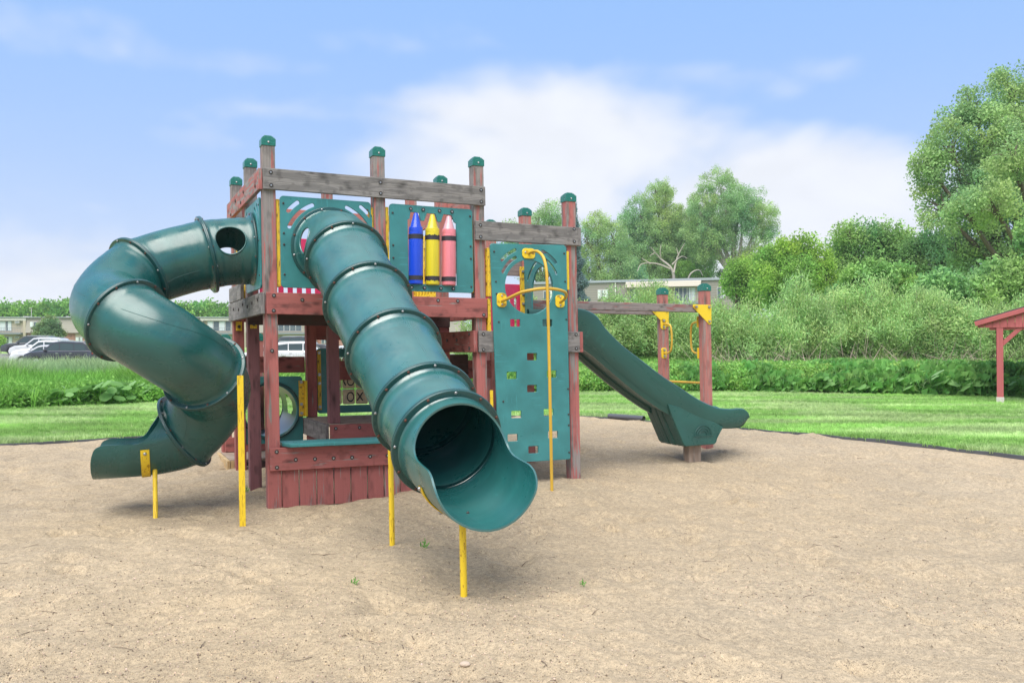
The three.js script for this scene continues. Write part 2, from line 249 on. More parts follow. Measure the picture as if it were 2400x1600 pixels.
// frame of the structure: u along its front, y up, v away from the front; the whole frame leans a little with age
const V3 = (u, y, v) => new THREE.Vector3(u - LEAN * y, y, -v);
function lean(g) { const p = g.attributes.position; for (let i = 0; i < p.count; i++) p.setX(i, p.getX(i) - LEAN * p.getY(i)); g.computeVertexNormals ? 0 : 0; return g; }
let uvSeed = rng(5);
function woodUV(g, axis) {          // u across the grain (0.25 m), v along it (2 m)
  g = g.index ? g.toNonIndexed() : g; const p = g.attributes.position, n = g.attributes.normal, uv = new Float32Array(p.count * 2), o = uvSeed(), o2 = axis === 'y' ? 0 : uvSeed();
  for (let i = 0; i < p.count; i++) {
    const q = [p.getX(i), p.getY(i), p.getZ(i)], m = [Math.abs(n.getX(i)), Math.abs(n.getY(i)), Math.abs(n.getZ(i))], ax = axis === 'u' ? 0 : axis === 'y' ? 1 : 2;
    const dom = m[0] > m[1] && m[0] > m[2] ? 0 : m[1] > m[2] ? 1 : 2; let cr = [0, 1, 2].filter(k => k !== ax && k !== dom)[0]; if (dom === ax) cr = (ax + 1) % 3;
    const along = dom === ax ? q[(ax + 2) % 3] : q[ax];
    uv[i * 2] = q[cr] / 0.25 + o + dom * 0.37; uv[i * 2 + 1] = axis === 'y' ? (q[1] / 3.7 + dom * 0.0) : along / 2 + o2;
  }
  g.setAttribute('uv', new THREE.BufferAttribute(uv, 2)); return g;
}
function boxGeo(u0, u1, y0, y1, v0, v1, r = 0.006) { const g = new RoundedBoxGeometry(Math.abs(u1 - u0), Math.abs(y1 - y0), Math.abs(v1 - v0), 1, Math.min(r, Math.abs(u1 - u0) / 3, Math.abs(y1 - y0) / 3, Math.abs(v1 - v0) / 3)); g.translate((u0 + u1) / 2, (y0 + y1) / 2, -(v0 + v1) / 2); return g; }
function timber(name, b, axis, mat, parent = PS) { return mesh(name, lean(woodUV(boxGeo(...b), axis)), mat, parent); }
function slab(name, b, mat, parent = PS, r = 0.004) { return mesh(name, lean(boxGeo(...b, r)), mat, parent); }
const boltGeo = (() => { const a = new THREE.CylinderGeometry(0.009, 0.009, 0.006, 10), b = new THREE.TorusGeometry(0.0145, 0.0055, 4, 10); b.rotateX(Math.PI / 2); b.translate(0, 0.001, 0); const g = mergeGeometries([a.toNonIndexed(), b.toNonIndexed()], true); g.rotateX(Math.PI / 2); return g; })();
const headGeo = new THREE.SphereGeometry(0.011, 8, 5).scale(1, 1, 0.7);
const nutGeo = (() => { const a = new THREE.CylinderGeometry(0.019, 0.019, 0.006, 12), b = new THREE.CylinderGeometry(0.012, 0.013, 0.02, 8); b.translate(0, 0.011, 0); const g = mergeGeometries([a.toNonIndexed(), b.toNonIndexed()]); g.rotateX(Math.PI / 2); return g; })();
// bolts facing the front (dir 'f'), the left ('l') or the right ('r')
function bolts(parent, list, v, dir = 'f', geo = boltGeo, mat = [M.steel, M.boltDark]) { for (const [a, y] of list) { const m = mesh('bolt', geo, mat, parent); const p = dir === 'f' ? V3(a, y, v) : V3(v, y, a); m.position.copy(p); if (dir === 'l') m.rotation.y = -Math.PI / 2; if (dir === 'r') m.rotation.y = Math.PI / 2; } }
const PH = 0.061;
const capGeo = (() => { const L = [[0.136, 0, 0.070], [0.120, 0.070, 0.012], [0.098, 0.082, 0.012], [0.072, 0.094, 0.011]].map(([w, y, h]) => { const g = new RoundedBoxGeometry(w, h, w, 1, 0.004); g.translate(0, y + h / 2, 0); return g; }); return mergeGeometries(L); })();
function post(u, v, y0, top, mat = M.post, cap = true, name = 'post') {
  const p = timber(name, [u - PH, u + PH, y0, cap ? top - 0.085 : top, v - PH, v + PH], 'y', mat);
  if (cap) { const c = mesh('post_cap', capGeo, M.cap, p); c.position.copy(V3(u, top - 0.103, v)); bolts(p, [[u, top - 0.07]], v - 0.07, 'f', headGeo, M.steel); }
  return p;
}
const HC = 3.60, HE = 3.30;
const pA = post(0, 0, -0.25, HC); bolts(pA, [[0.0, 1.52]], -PH - 0.002);
post(SW / 2, 0, 1.8, HC); post(SW, 0, -0.25, HC);
post(0, 1.105, 2.0, HC); timber('post', [-PH, PH, -0.25, 2.0, 1.105 - PH, 1.105 + PH], 'y', M.purple);
post(0, 2.21, 1.9, HC); timber('post', [-PH, PH, -0.2, 1.9, 2.21 - PH, 2.21 + PH], 'y', M.red);
post(SW, 1.105, 1.8, HC, M.salmon); post(SW / 2, 2.21, 1.9, HC, M.redOld); post(SW, 2.21, -0.2, HC, M.salmon);
post(EU, 0, -0.25, HE, M.redOld); post(EU, FV, -0.2, HE, M.salmon); post(EU, 2.21, -0.1, HE, M.salmon);
timber('post', [0.81, 0.93, 0.71, 2.0, 1.05, 1.17], 'y', M.purple);
timber('post', [0.80, 0.92, 0.71, 2.0, 2.15, 2.27], 'y', M.red);
timber('post', [SW - PH, SW + PH, -0.25, 1.8, 1.105 - PH, 1.105 + PH], 'y', M.red);
for (const v of [1.105, 2.21]) { slab('panel_bracket', [-0.035, 0.035, 1.76, 1.87, v - PH - 0.012, v - PH - 0.001], M.yellowRust); bolts(PS, [[0, 1.81]], v - PH - 0.014, 'f', nutGeo, M.boltDark); }
// upper rails
const FO = -PH, FT = -PH - 0.04;
let b = timber('upper_rail', [-PH, SW + PH, 3.07, 3.274, FT, FO], 'u', M.grey); bolts(b, [[0.01, 3.235], [0.012, 3.11], [SW / 2, 3.225], [SW / 2, 3.115], [SW + 0.01, 3.235], [SW + 0.01, 3.11]], FT - 0.002);
b = timber('upper_rail', [FT, FO, 3.07, 3.274, -PH, 2.21 + PH], 'v', M.redOld); bolts(b, [[0.12, 3.13], [0.9, 3.2], [1.1, 3.12], [1.5, 3.2], [1.9, 3.1]], FT - 0.002, 'l');
timber('upper_rail', [-PH, SW + PH, 3.07, 3.274, 2.21 + PH, 2.31], 'u', M.salmon);
timber('upper_rail', [SW + PH, SW + PH + 0.04, 3.07, 3.274, 0.06, 2.21 + PH], 'v', M.salmon);
b = timber('upper_rail', [2.135, EU + PH, 2.70, 2.905, FT, FO], 'u', M.grey); bolts(b, [[2.19, 2.86], [2.19, 2.735], [EU + 0.01, 2.885], [EU + 0.01, 2.745]], FT - 0.002);
timber('upper_rail', [EU + PH, EU + PH + 0.04, 2.70, 2.905, FT, 1.2], 'v', M.grey);
timber('upper_rail', [SW + PH, EU - PH, 2.45, 2.65, FV - 0.02, FV + 0.02], 'u', M.greyRed);
// deck beams
b = timber('deck_beam', [-PH + 0.012, SW + PH, 1.871, 2.08, FT, FO], 'u', M.red); bolts(b, [[0.02, 2.05], [0.015, 1.905], [0.29, 2.015], [SW - 0.5, 2.045], [SW - 0.28, 2.045], [SW + 0.015, 1.905]], FT - 0.002);
b = timber('deck_beam', [FT, FO, 1.871, 2.08, -0.08, 2.21 + PH], 'v', M.grey); bolts(b, [[0.1, 2.02], [0.45, 2.0], [0.75, 1.98], [1.1, 2.02], [1.4, 1.98], [1.8, 2.0]], FT - 0.002, 'l');
timber('side_board', [FT - 0.0, FO, 2.084, 2.26, 1.25, 2.2], 'v', M.grey);
timber('deck_beam', [-PH, SW + PH, 1.871, 2.08, 2.21 + PH, 2.31], 'u', M.red);
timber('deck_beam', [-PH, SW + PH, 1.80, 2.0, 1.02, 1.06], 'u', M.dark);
timber('deck_beam', [SW + PH, SW + PH + 0.04, 1.871, 2.08, 0.06, 2.27], 'v', M.red);
b = timber('deck_beam', [2.15, EU + PH, 1.505, 1.735, FT, FO], 'u', M.grey); bolts(b, [[2.2, 1.70], [2.2, 1.535], [EU + 0.01, 1.705], [EU + 0.01, 1.55]], FT - 0.002);
timber('deck_beam', [EU + PH, EU + PH + 0.04, 1.505, 1.735, FT, 2.27], 'v', M.red);
b = timber('deck_beam', [SW - PH - 0.04, SW - PH, 1.505, 1.735, FT + 0.01, 1.1], 'v', M.red); bolts(b, [[0.03, 1.70], [0.03, 1.55], [0.4, 1.64], [0.7, 1.64]], SW - PH - 0.043, 'l');
timber('cross_board', [1.2, EU - PH, 1.16, 1.40, 2.21 - 0.1, 2.21 - PH], 'u', M.red);
for (let i = 0; i < 15; i++) { const v = -0.05 + i * 0.149; timber('deck_plank', [i % 7 ? -0.05 : 0.07, SW - 0.07, 2.0, 2.036, v, v + 0.142], 'u', M.deck); }
for (let i = 0; i < 15; i++) { const v = -0.05 + i * 0.149; timber('deck_plank', [SW + 0.07, EU - 0.07, 1.66, 1.696, v, v + 0.142], 'u', M.deck); }
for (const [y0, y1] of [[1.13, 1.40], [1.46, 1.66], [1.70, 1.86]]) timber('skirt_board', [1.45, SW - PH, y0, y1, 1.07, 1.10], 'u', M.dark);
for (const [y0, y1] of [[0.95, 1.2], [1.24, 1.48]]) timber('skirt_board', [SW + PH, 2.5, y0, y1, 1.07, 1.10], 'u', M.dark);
// lower play deck behind the counter
for (let i = 0; i < 9; i++) { const v = 1.03 + i * 0.137; timber('deck_plank', [0.80, 2.14, 0.672, 0.708, v, v + 0.13], 'u', M.deck); }
b = timber('deck_beam', [0.80, 2.14, 0.50, 0.70, 0.985, 1.025], 'u', M.red); bolts(b, [[0.86, 0.66], [0.86, 0.53], [1.13, 0.66]], 0.983);
timber('deck_beam', [0.755, 0.795, 0.50, 0.70, 1.03, 2.25], 'v', M.grey); timber('skirt_board', [0.80, 0.83, 0.1, 0.495, 1.06, 2.25], 'v', M.red);
timber('back_rail', [-0.05, 0.80, 1.255, 1.453, 2.272, 2.312], 'u', M.red);
timber('back_rail', [0.93, 2.13, 1.66, 1.87, 2.272, 2.312], 'u', M.red);
// counter: sill board, siding planks, counter top
b = timber('sill_board', [-0.045, 2.1, 0.365, 0.585, FT, FO], 'u', M.red); bolts(b, [[0.02, 0.55], [0.02, 0.40], [0.2, 0.465], [0.386, 0.463], [0.57, 0.461], [0.755, 0.46], [0.94, 0.46], [1.12, 0.46], [1.30, 0.462]], FT - 0.002);
for (let i = 0; i < 12; i++) { const u = 0.075 + i * 0.171; timber('siding_plank', [u, u + 0.160, i < 5 ? 0.0 : -0.1, 0.42, -0.055, -0.03], 'y', i > 5 && i % 3 === 0 ? M.redOld : M.red); }
timber('siding_plank', [-0.052, 0.068, -0.1, 0.365, -0.068, -0.045], 'y', M.red);
{ const s = new THREE.Shape([[0.09, 0.15], [0.09, -0.05], [0.14, -0.19], [2.0, -0.19], [2.0, 0.15]].map(p => new THREE.Vector2(p[0], p[1]))); const g = new THREE.ExtrudeGeometry(s, { depth: 0.022, bevelEnabled: true, bevelSize: 0.006, bevelThickness: 0.006, bevelSegments: 2 }); g.rotateX(-Math.PI / 2); g.translate(0, 0.60, 0); mesh('counter_top', lean(g), M.teal, PS); }
// panels with cut-outs; shapes are drawn in (u, y)
const pathOf = pts => new THREE.Path(pts.map(p => new THREE.Vector2(p[0], p[1])));
function rr(u0, u1, y0, y1, r, C = THREE.Shape) { const s = new C(); s.moveTo(u0 + r, y0); s.lineTo(u1 - r, y0); s.absarc(u1 - r, y0 + r, r, -Math.PI / 2, 0); s.lineTo(u1, y1 - r); s.absarc(u1 - r, y1 - r, r, 0, Math.PI / 2); s.lineTo(u0 + r, y1); s.absarc(u0 + r, y1 - r, r, Math.PI / 2, Math.PI); s.lineTo(u0, y0 + r); s.absarc(u0 + r, y0 + r, r, Math.PI, 1.5 * Math.PI); return s; }
function arcSlot(cu, cy, r, a0, a1, w) { const P = [], n = 10, A = a0 * rad, B = a1 * rad; for (let i = 0; i <= n; i++) { const a = lerp(A, B, i / n); P.push([cu + (r + w) * Math.cos(a), cy + (r + w) * Math.sin(a)]); } for (let i = 1; i < 6; i++) { const t = i / 6 * Math.PI, c = [cu + r * Math.cos(B), cy + r * Math.sin(B)]; P.push([c[0] + w * Math.cos(B + t), c[1] + w * Math.sin(B + t)]); } for (let i = n; i >= 0; i--) { const a = lerp(A, B, i / n); P.push([cu + (r - w) * Math.cos(a), cy + (r - w) * Math.sin(a)]); } for (let i = 1; i < 6; i++) { const t = Math.PI + i / 6 * Math.PI, c = [cu + r * Math.cos(A), cy + r * Math.sin(A)]; P.push([c[0] + w * Math.cos(A + t), c[1] + w * Math.sin(A + t)]); } return pathOf(P); }
function circ(cu, cy, r, n = 40, ry = r) { const P = []; for (let i = 0; i < n; i++) P.push([cu + r * Math.cos(i / n * 6.28318), cy + ry * Math.sin(i / n * 6.28318)]); return pathOf(P); }
function panelGeo(shape, d = 0.02) { return new THREE.ExtrudeGeometry(shape, { depth: d - 0.006, bevelEnabled: true, bevelThickness: 0.003, bevelSize: 0.003, bevelSegments: 1, curveSegments: 8 }); }
function frontPanel(name, shape, v, mat, d) { const g = panelGeo(shape, d); g.translate(0, 0, -v); return mesh(name, lean(g), mat, PS); }
function sidePanel(name, shape, u, mat, d) { const g = panelGeo(shape, d); g.rotateY(Math.PI / 2); g.translate(u, 0, 0); return mesh(name, lean(g), mat, PS); }
const slots = (s, cu, cy) => { s.holes.push(arcSlot(cu, cy, 0.438, 113, 156, 0.022), arcSlot(cu, cy, 0.525, 127, 141, 0.022), arcSlot(cu, cy, 0.438, 24, 67, 0.022), arcSlot(cu, cy, 0.525, 39, 53, 0.022)); };
const TU = 0.585, TY = 2.548;
{ const s = rr(0.10, 1.0, 2.135, 3.02, 0.035); s.holes.push(circ(TU, TY, 0.345)); slots(s, TU, TY); const p = frontPanel('tunnel_panel', s, -0.05, M.teal); bolts(p, [[0.13, 2.95], [0.13, 2.66], [0.13, 2.55], [0.13, 2.26], [0.965, 2.94]], -0.072, 'f', headGeo, M.boltDark); }
{ const s = rr(0.10, 1.0, 2.135, 3.02, 0.035); s.holes.push(circ(0.575, TY, 0.345)); slots(s, 0.575, TY); const p = sidePanel('tunnel_panel', s, -0.07, M.teal); bolts(p, [[0.13, 2.95], [0.13, 2.6], [0.13, 2.26], [0.96, 2.3]], -0.074, 'l', headGeo, M.boltDark); }
{ const s = rr(1.20, 2.11, 2.138, 3.022, 0.035), P = [[1.388, 2.212], [1.927, 2.206], [1.93, 2.868], [1.905, 2.88]]; for (const c of [1.83, 1.645, 1.468]) { P.push([c + 0.052, 2.952], [c - 0.045, 2.955]); if (c > 1.5) P.push([c - 0.075, 2.872], [c - 0.11, 2.872]); } P.push([1.41, 2.885], [1.388, 2.872]); s.holes.push(pathOf(P)); const p = frontPanel('crayon_panel', s, -0.05, M.teal);
  bolts(p, [[1.23, 2.93], [1.23, 2.60], [1.23, 2.47], [1.23, 2.2], [2.085, 2.95], [2.085, 2.63], [2.085, 2.5], [2.085, 2.2]], -0.072, 'f', headGeo, M.boltDark); bolts(p, [[1.425, 2.985], [1.56, 2.985], [1.74, 2.985], [1.88, 2.985], [1.42, 2.175], [1.56, 2.175], [1.74, 2.175], [1.88, 2.175]], -0.073); }
function crayon(u, top, mat, tipMat, tone) {
  const R = 0.0755, prof2 = [[0.001, 2.205], [R * 0.93, 2.205], [R, 2.216], [R, 2.742], [R * 0.985, 2.75], [R * 0.985, 2.788], [R * 0.93, 2.797]].map(p => new THREE.Vector2(p[0], p[1] - 2.2)), tip = [[R * 0.90, 2.795], [R * 0.80, 2.80], [0.022, top - 0.004], [0.014, top], [0.001, top + 0.001]].map(p => new THREE.Vector2(p[0], p[1] - 2.2));
  const c = mesh('crayon', new THREE.LatheGeometry(prof2, 28), mat, PS); c.position.copy(V3(u, 2.2, -0.062)); c.userData.label = tone;
  mesh('tip', new THREE.LatheGeometry(tip, 24), tipMat, c);
  const wavy = tone.startsWith('yellow');
  for (const [y0, y1, w] of [[2.672, 2.722, 1], [2.248, 2.295, -1]]) { const g = new THREE.CylinderGeometry(R + 0.0012, R + 0.0012, y1 - y0, 40, 1, true); g.translate(0, (y0 + y1) / 2 - 2.2, 0); if (wavy) { const p = g.attributes.position; for (let i = 0; i < p.count; i++) { const a = Math.atan2(p.getZ(i), p.getX(i)), up = p.getY(i) > (y0 + y1) / 2 - 2.2; if (up === (w > 0)) p.setY(i, p.getY(i) + w * 0.009 * Math.sin(a * 13) * Math.sin(a * 5)); else if (w < 0 && !up) p.setY(i, p.getY(i) + 0.008 * Math.sin(a * 17)); } } mesh('band', g, M.band, c); }
}
crayon(1.468, 2.946, M.blue, M.blue, 'blue giant crayon with two black bands'); crayon(1.648, 2.943, M.yel, M.yel, 'yellow giant crayon with chipped black bands'); crayon(1.832, 2.938, M.rose, M.rosePale, 'pink giant crayon with a pale tip');
// strap brackets between posts and panels
const strap = (u, v0, v1, y0, y1, m = M.yellowRust) => slab('panel_bracket', [u, u + 0.034, y0, y1, v0, v1], m);
strap(0.064, -0.045, 0.04, 2.14, 2.99); strap(1.001, -0.045, 0.04, 2.14, 2.97); strap(1.162, -0.045, 0.04, 2.14, 2.99); strap(2.098, -0.028, 0.04, 2.14, 2.92); strap(2.262, -0.115, 0.04, 2.1, 2.62); strap(2.262, -0.10, 0.04, 1.72, 2.08); strap(2.262, -0.118, -0.10, 0.72, 1.1, M.yellow); strap(3.215, -0.115, -0.03, 2.2, 2.63, M.yellow);
// climbing wall
{
  const s = new THREE.Shape([[2.355, 0.318], [3.195, 0.325], [3.205, 0.34], [3.203, 2.66], [3.175, 2.69], [2.30, 2.662], [2.285, 2.645], [2.31, 1.72], [2.345, 0.33]].map(p => new THREE.Vector2(...p)));
  s.holes.push(circ(2.743, 2.214, 0.297, 48)); const cu = 2.743, cy = 2.214;
  s.holes.push(arcSlot(cu, cy, 0.428, 113, 139, 0.021), arcSlot(cu, cy, 0.352, 118, 154, 0.021), arcSlot(cu, cy, 0.428, 41, 67, 0.021), arcSlot(cu, cy, 0.362, 26, 62, 0.021));
  for (const [u, y] of [[2.5615, 1.8215], [2.9525, 1.8275], [2.7565, 1.4565], [2.5095, 1.256], [2.9945, 1.2665], [2.751, 1.1105], [2.5555, 0.836], [2.9465, 0.8445], [2.507, 0.5865], [2.9955, 0.601], [2.7525, 0.4465]]) s.holes.push(rr(u - 0.063, u + 0.063, y - 0.042, y + 0.042, 0.012, THREE.Path));
  const p = frontPanel('climbing_wall', s, -0.12, M.teal, 0.024); bolts(p, [[2.325, 2.58], [2.34, 2.26], [2.345, 2.13], [2.365, 1.83], [2.40, 0.98], [3.175, 2.6], [3.18, 2.29], [3.18, 2.17], [3.185, 1.87], [3.19, 1.1], [3.19, 0.82], [3.19, 0.7], [3.19, 0.4]], -0.146, 'f', headGeo, M.boltDark);
}
// yellow bars in front of the climbing wall
function tubeGeo(pts, r, n = 60, rs = 10, closed = false) { return new THREE.TubeGeometry(new THREE.CatmullRomCurve3(pts, closed, 'centripetal'), n, r, rs, closed); }
{ const g = group('climbing_pole', PS);
  mesh('pole', tubeGeo([V3(2.73, 2.578, -0.155), V3(2.73, 2.588, -0.25), V3(2.73, 2.573, -0.38), V3(2.732, 2.50, -0.50), V3(2.732, 2.37, -0.56), V3(2.735, 2.1, -0.572), V3(2.735, 1.2, -0.585), V3(2.735, -0.1, -0.59)], 0.0165, 90), M.rod, g);
  mesh('hoop', tubeGeo([V3(2.40, 2.055, -0.155), V3(2.415, 2.07, -0.26), V3(2.50, 2.13, -0.43), V3(2.62, 2.16, -0.53), V3(2.735, 2.17, -0.555), V3(2.88, 2.165, -0.53), V3(3.03, 2.14, -0.43), V3(3.105, 2.085, -0.26), V3(3.105, 2.06, -0.155)], 0.0165, 60), M.rod, g);
  for (const [u, y, w, h] of [[2.732, 2.577, 0.146, 0.104], [2.40, 2.063, 0.105, 0.144], [3.107, 2.068, 0.105, 0.13]]) { const s = rr(u - w / 2, u + w / 2, y - h / 2, y + h / 2, 0.035), q = panelGeo(s, 0.016); q.translate(0, 0, 0.145); mesh('mounting_plate', lean(q), M.yellow, g); bolts(g, h > 0.11 ? [[u, y + 0.045], [u, y - 0.045]] : [[u - 0.045, y + 0.01], [u + 0.045, y + 0.01]], -0.163, 'f', headGeo, M.steel); } }
// barriers at the back and sides
function barrier(name, u0, u1, y0, y1, v, mat, n) { const s = rr(u0, u1, y0, y1, 0.03), w = (u1 - u0 - 0.1) / n; for (let i = 0; i < n; i++) { const a = u0 + 0.05 + i * w + w * 0.27; s.holes.push(rr(a, a + w * 0.5, y0 + 0.05, y1 - 0.16, w * 0.24, THREE.Path)); } return frontPanel(name, s, v, mat, 0.03); }
barrier('slotted_barrier', 0.12, 1.0, 2.06, 2.9, 2.2, M.pink, 7); barrier('slotted_barrier', 1.2, 2.1, 2.06, 2.6, 2.2, M.yellow, 7);
barrier('slotted_barrier', 2.62, 3.24, 1.72, 2.34, FV - 0.02, M.pink, 6);
{ const s = rr(1.2, 2.1, 2.1, 2.95, 0.03); for (let i = 0; i < 7; i++) s.holes.push(rr(1.28 + i * 0.115, 1.33 + i * 0.115, 2.2, 2.8, 0.02, THREE.Path)); sidePanel('slotted_barrier', s, -0.02, M.yellow, 0.03); }
{ const s = rr(1.2, 2.1, 2.1, 2.95, 0.03); for (let i = 0; i < 7; i++) s.holes.push(rr(1.28 + i * 0.115, 1.33 + i * 0.115, 2.2, 2.8, 0.02, THREE.Path)); sidePanel('slotted_barrier', s, SW - 0.02, M.yellow, 0.03); }
// slide entrance panel on the right tower, with its yellow channel bracket
{ const s = rr(0.10, 1.03, 1.72, 2.66, 0.03), P = []; for (let i = 0; i <= 14; i++) { const a = i / 14 * Math.PI; P.push([0.57 + 0.27 * Math.cos(a), 2.18 + 0.34 * Math.sin(a)]); } P.push([0.30, 1.76], [0.84, 1.76]); s.holes.push(pathOf(P), arcSlot(0.57, 2.18, 0.42, 110, 150, 0.02), arcSlot(0.57, 2.18, 0.42, 30, 70, 0.02)); sidePanel('entrance_panel', s, 3.25, M.teal); }
slab('panel_bracket', [3.20, 3.335, 1.75, 2.56, 1.045, 1.068], M.yellowRust); bolts(PS, [[3.235, 2.5], [3.30, 2.5], [3.235, 2.22], [3.30, 2.22], [3.235, 2.10], [3.30, 2.10]], 1.04, 'f', nutGeo, M.steel);

// ---- lower play panels
{ const s = rr(0.935, 1.75, 0.75, 1.55, 0.03); s.holes.push(pathOf([[1.075, 0.84], [1.60, 0.84], [1.60, 1.445], [1.075, 1.445]])); const p = frontPanel('noughts_and_crosses_panel', s, 2.215, M.teal); bolts(p, [[1.25, 0.80], [1.41, 0.80], [1.25, 1.49], [1.41, 1.49]], 2.212, 'f', headGeo, M.boltRust);
  // turning tiles, some with a painted letter; marks are laid on the tile faces
  const ink = M.band, T = [];
  for (let i = 0; i < 3; i++) for (let j = 0; j < 3; j++) { const u = 1.085 + i * 0.168, y = 0.852 + j * 0.2; const t = slab('letter_tile', [u, u + 0.157, y, y + 0.188, 2.195, 2.255], M.cream, PS, 0.02); T.push(t); t.userData.c = [u, y]; }
  const stroke = (t, u0, y0, u1, y1) => { const L = Math.hypot(u1 - u0, y1 - y0), g = new THREE.BoxGeometry(L, 0.016, 0.003); const m = mesh('letter_stroke', g, ink, t); m.position.copy(V3((u0 + u1) / 2, (y0 + y1) / 2, 2.1935)); m.rotation.z = Math.atan2(y1 - y0, u1 - u0); };
  const ring = (t, u, y) => { const g = new THREE.TorusGeometry(0.048, 0.008, 6, 28); g.scale(0.86, 1.15, 0.3); const m = mesh('letter_ring', g, ink, t); m.position.copy(V3(u, y, 2.194)); };
  const tile = (i, j) => T[i * 3 + j], cu = i => 1.085 + i * 0.168, cy = j => 0.852 + j * 0.2 + 0.094;
  ring(tile(1, 0), cu(1) + 0.095, cy(0)); stroke(tile(2, 0), cu(2) + 0.012, cy(0) + 0.05, cu(2) + 0.085, cy(0) - 0.05); stroke(tile(2, 0), cu(2) + 0.012, cy(0) - 0.05, cu(2) + 0.085, cy(0) + 0.055);
  stroke(tile(1, 1), cu(1) + 0.008, cy(1), cu(1) + 0.036, cy(1) + 0.055); stroke(tile(1, 1), cu(1) + 0.008, cy(1), cu(1) + 0.036, cy(1) - 0.055); ring(tile(1, 1), cu(1) + 0.1, cy(1)); }
slab('panel_bracket', [0.935, 0.982, 0.79, 1.53, 2.19, 2.212], M.yellowRust); bolts(PS, [[0.958, 1.50], [0.958, 1.23], [0.958, 1.12], [0.958, 0.83]], 2.186, 'f', nutGeo, M.steel);
slab('panel_bracket', [0.70, 0.772, 0.72, 1.16, 2.17, 2.19], M.yellowRust); slab('panel_bracket', [0.772, 0.795, 0.72, 1.16, 2.12, 2.19], M.yellow); bolts(PS, [[0.727, 1.14], [0.727, 0.87], [0.727, 0.76]], 2.166, 'f', nutGeo, M.steel);
const CT = new THREE.Vector3();
{ const s = rr(0.04, 0.745, 0.405, 1.21, 0.04); s.holes.push(circ(0.365, 0.80, 0.315)); frontPanel('tunnel_panel', s, 2.21, M.teal);
  const g = group('crawl_tunnel', PS), R = 0.325, L = 1.0, ns = 24, nt = 56, pos = [], idx = [];
  for (let i = 0; i <= ns; i++) for (let j = 0; j <= nt; j++) { const a = j / nt * 6.28318, q = V3(0.365 + R * Math.cos(a), 0.80 + R * Math.sin(a), 2.20 + L * i / ns); pos.push(q.x, q.y, q.z); }
  for (let i = 0; i < ns; i++) for (let j = 0; j < nt; j++) { const a0 = (j + 0.5) / nt * 360, t = (i + 0.5) / ns; const w = ((a0 + 180) % 360 - 180 - 8) / 24, q = (t - 0.5) / 0.17; if (w * w + q * q < 1) continue; const a = i * (nt + 1) + j; idx.push(a, a + 1, a + nt + 1, a + 1, a + nt + 2, a + nt + 1); }
  const q = new THREE.BufferGeometry(); q.setAttribute('position', new THREE.Float32BufferAttribute(pos, 3)); q.setIndex(idx); q.setAttribute('uv', new THREE.Float32BufferAttribute(new Float32Array(pos.length / 3 * 2), 2)); q.computeVertexNormals(); mesh('tunnel_shell', q, M.tube, g);
  const f = new THREE.TorusGeometry(R + 0.012, 0.018, 8, 48); const m = mesh('flange', f, M.flange, g); m.position.copy(V3(0.365, 0.8, 2.19)); const m2 = mesh('flange', f, M.flange, g); m2.position.copy(V3(0.365, 0.8, 3.2)); }
// ---- step box and low posts at the far left
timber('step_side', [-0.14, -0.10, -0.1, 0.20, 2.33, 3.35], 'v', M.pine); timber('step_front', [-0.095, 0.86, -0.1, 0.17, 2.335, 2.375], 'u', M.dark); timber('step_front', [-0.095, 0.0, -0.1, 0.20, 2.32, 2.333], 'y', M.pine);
for (let i = 0; i < 6; i++) timber('step_plank', [-0.095, 0.9, 0.175, 0.206, 2.38 + i * 0.165, 2.54 + i * 0.165], 'u', M.deck);
timber('step_riser', [-0.05, 0.9, 0.21, 0.40, 3.2, 3.24], 'u', M.red);
post(-0.02, 3.32, 0, 1.74, M.red); post(0.40, 3.32, 0, 1.76, M.salmon);
timber('back_rail', [0.0, 0.42, 1.30, 1.45, 3.30, 3.34], 'u', M.red);

// ---- tubes: a ring of points round a centre line
function frames(curve, ts) { return ts.map(t => { const p = curve.getPointAt(clamp(t)), d = curve.getTangentAt(clamp(t)).normalize(); const s = new THREE.Vector3().crossVectors(d, new THREE.Vector3(0, 1, 0)).normalize(), up = new THREE.Vector3().crossVectors(s, d).normalize(); return { p, d, s, up }; }); }
const ringPt = (f, th, r) => f.p.clone().addScaledVector(f.up, Math.cos(th) * r).addScaledVector(f.s, Math.sin(th) * r);
function gridGeo(P, cols, closedU = false, skip) { const pos = [], uv = [], idx = []; const rows = P.length / cols; P.forEach((p, i) => { pos.push(p.x, p.y, p.z); uv.push((i % cols) / cols * 2, (i / cols | 0) / rows); }); for (let i = 0; i < rows - 1; i++) for (let j = 0; j < cols - (closedU ? 0 : 1); j++) { if (skip && skip(i, j)) continue; const a = i * cols + j, b2 = i * cols + (j + 1) % cols, c = a + cols, d = b2 + cols; idx.push(a, c, b2, b2, c, d); } const g = new THREE.BufferGeometry(); g.setAttribute('position', new THREE.Float32BufferAttribute(pos, 3)); g.setAttribute('uv', new THREE.Float32BufferAttribute(uv, 2)); g.setIndex(idx); g.computeVertexNormals(); return g; }
const RT = 0.338, RF = 0.391;
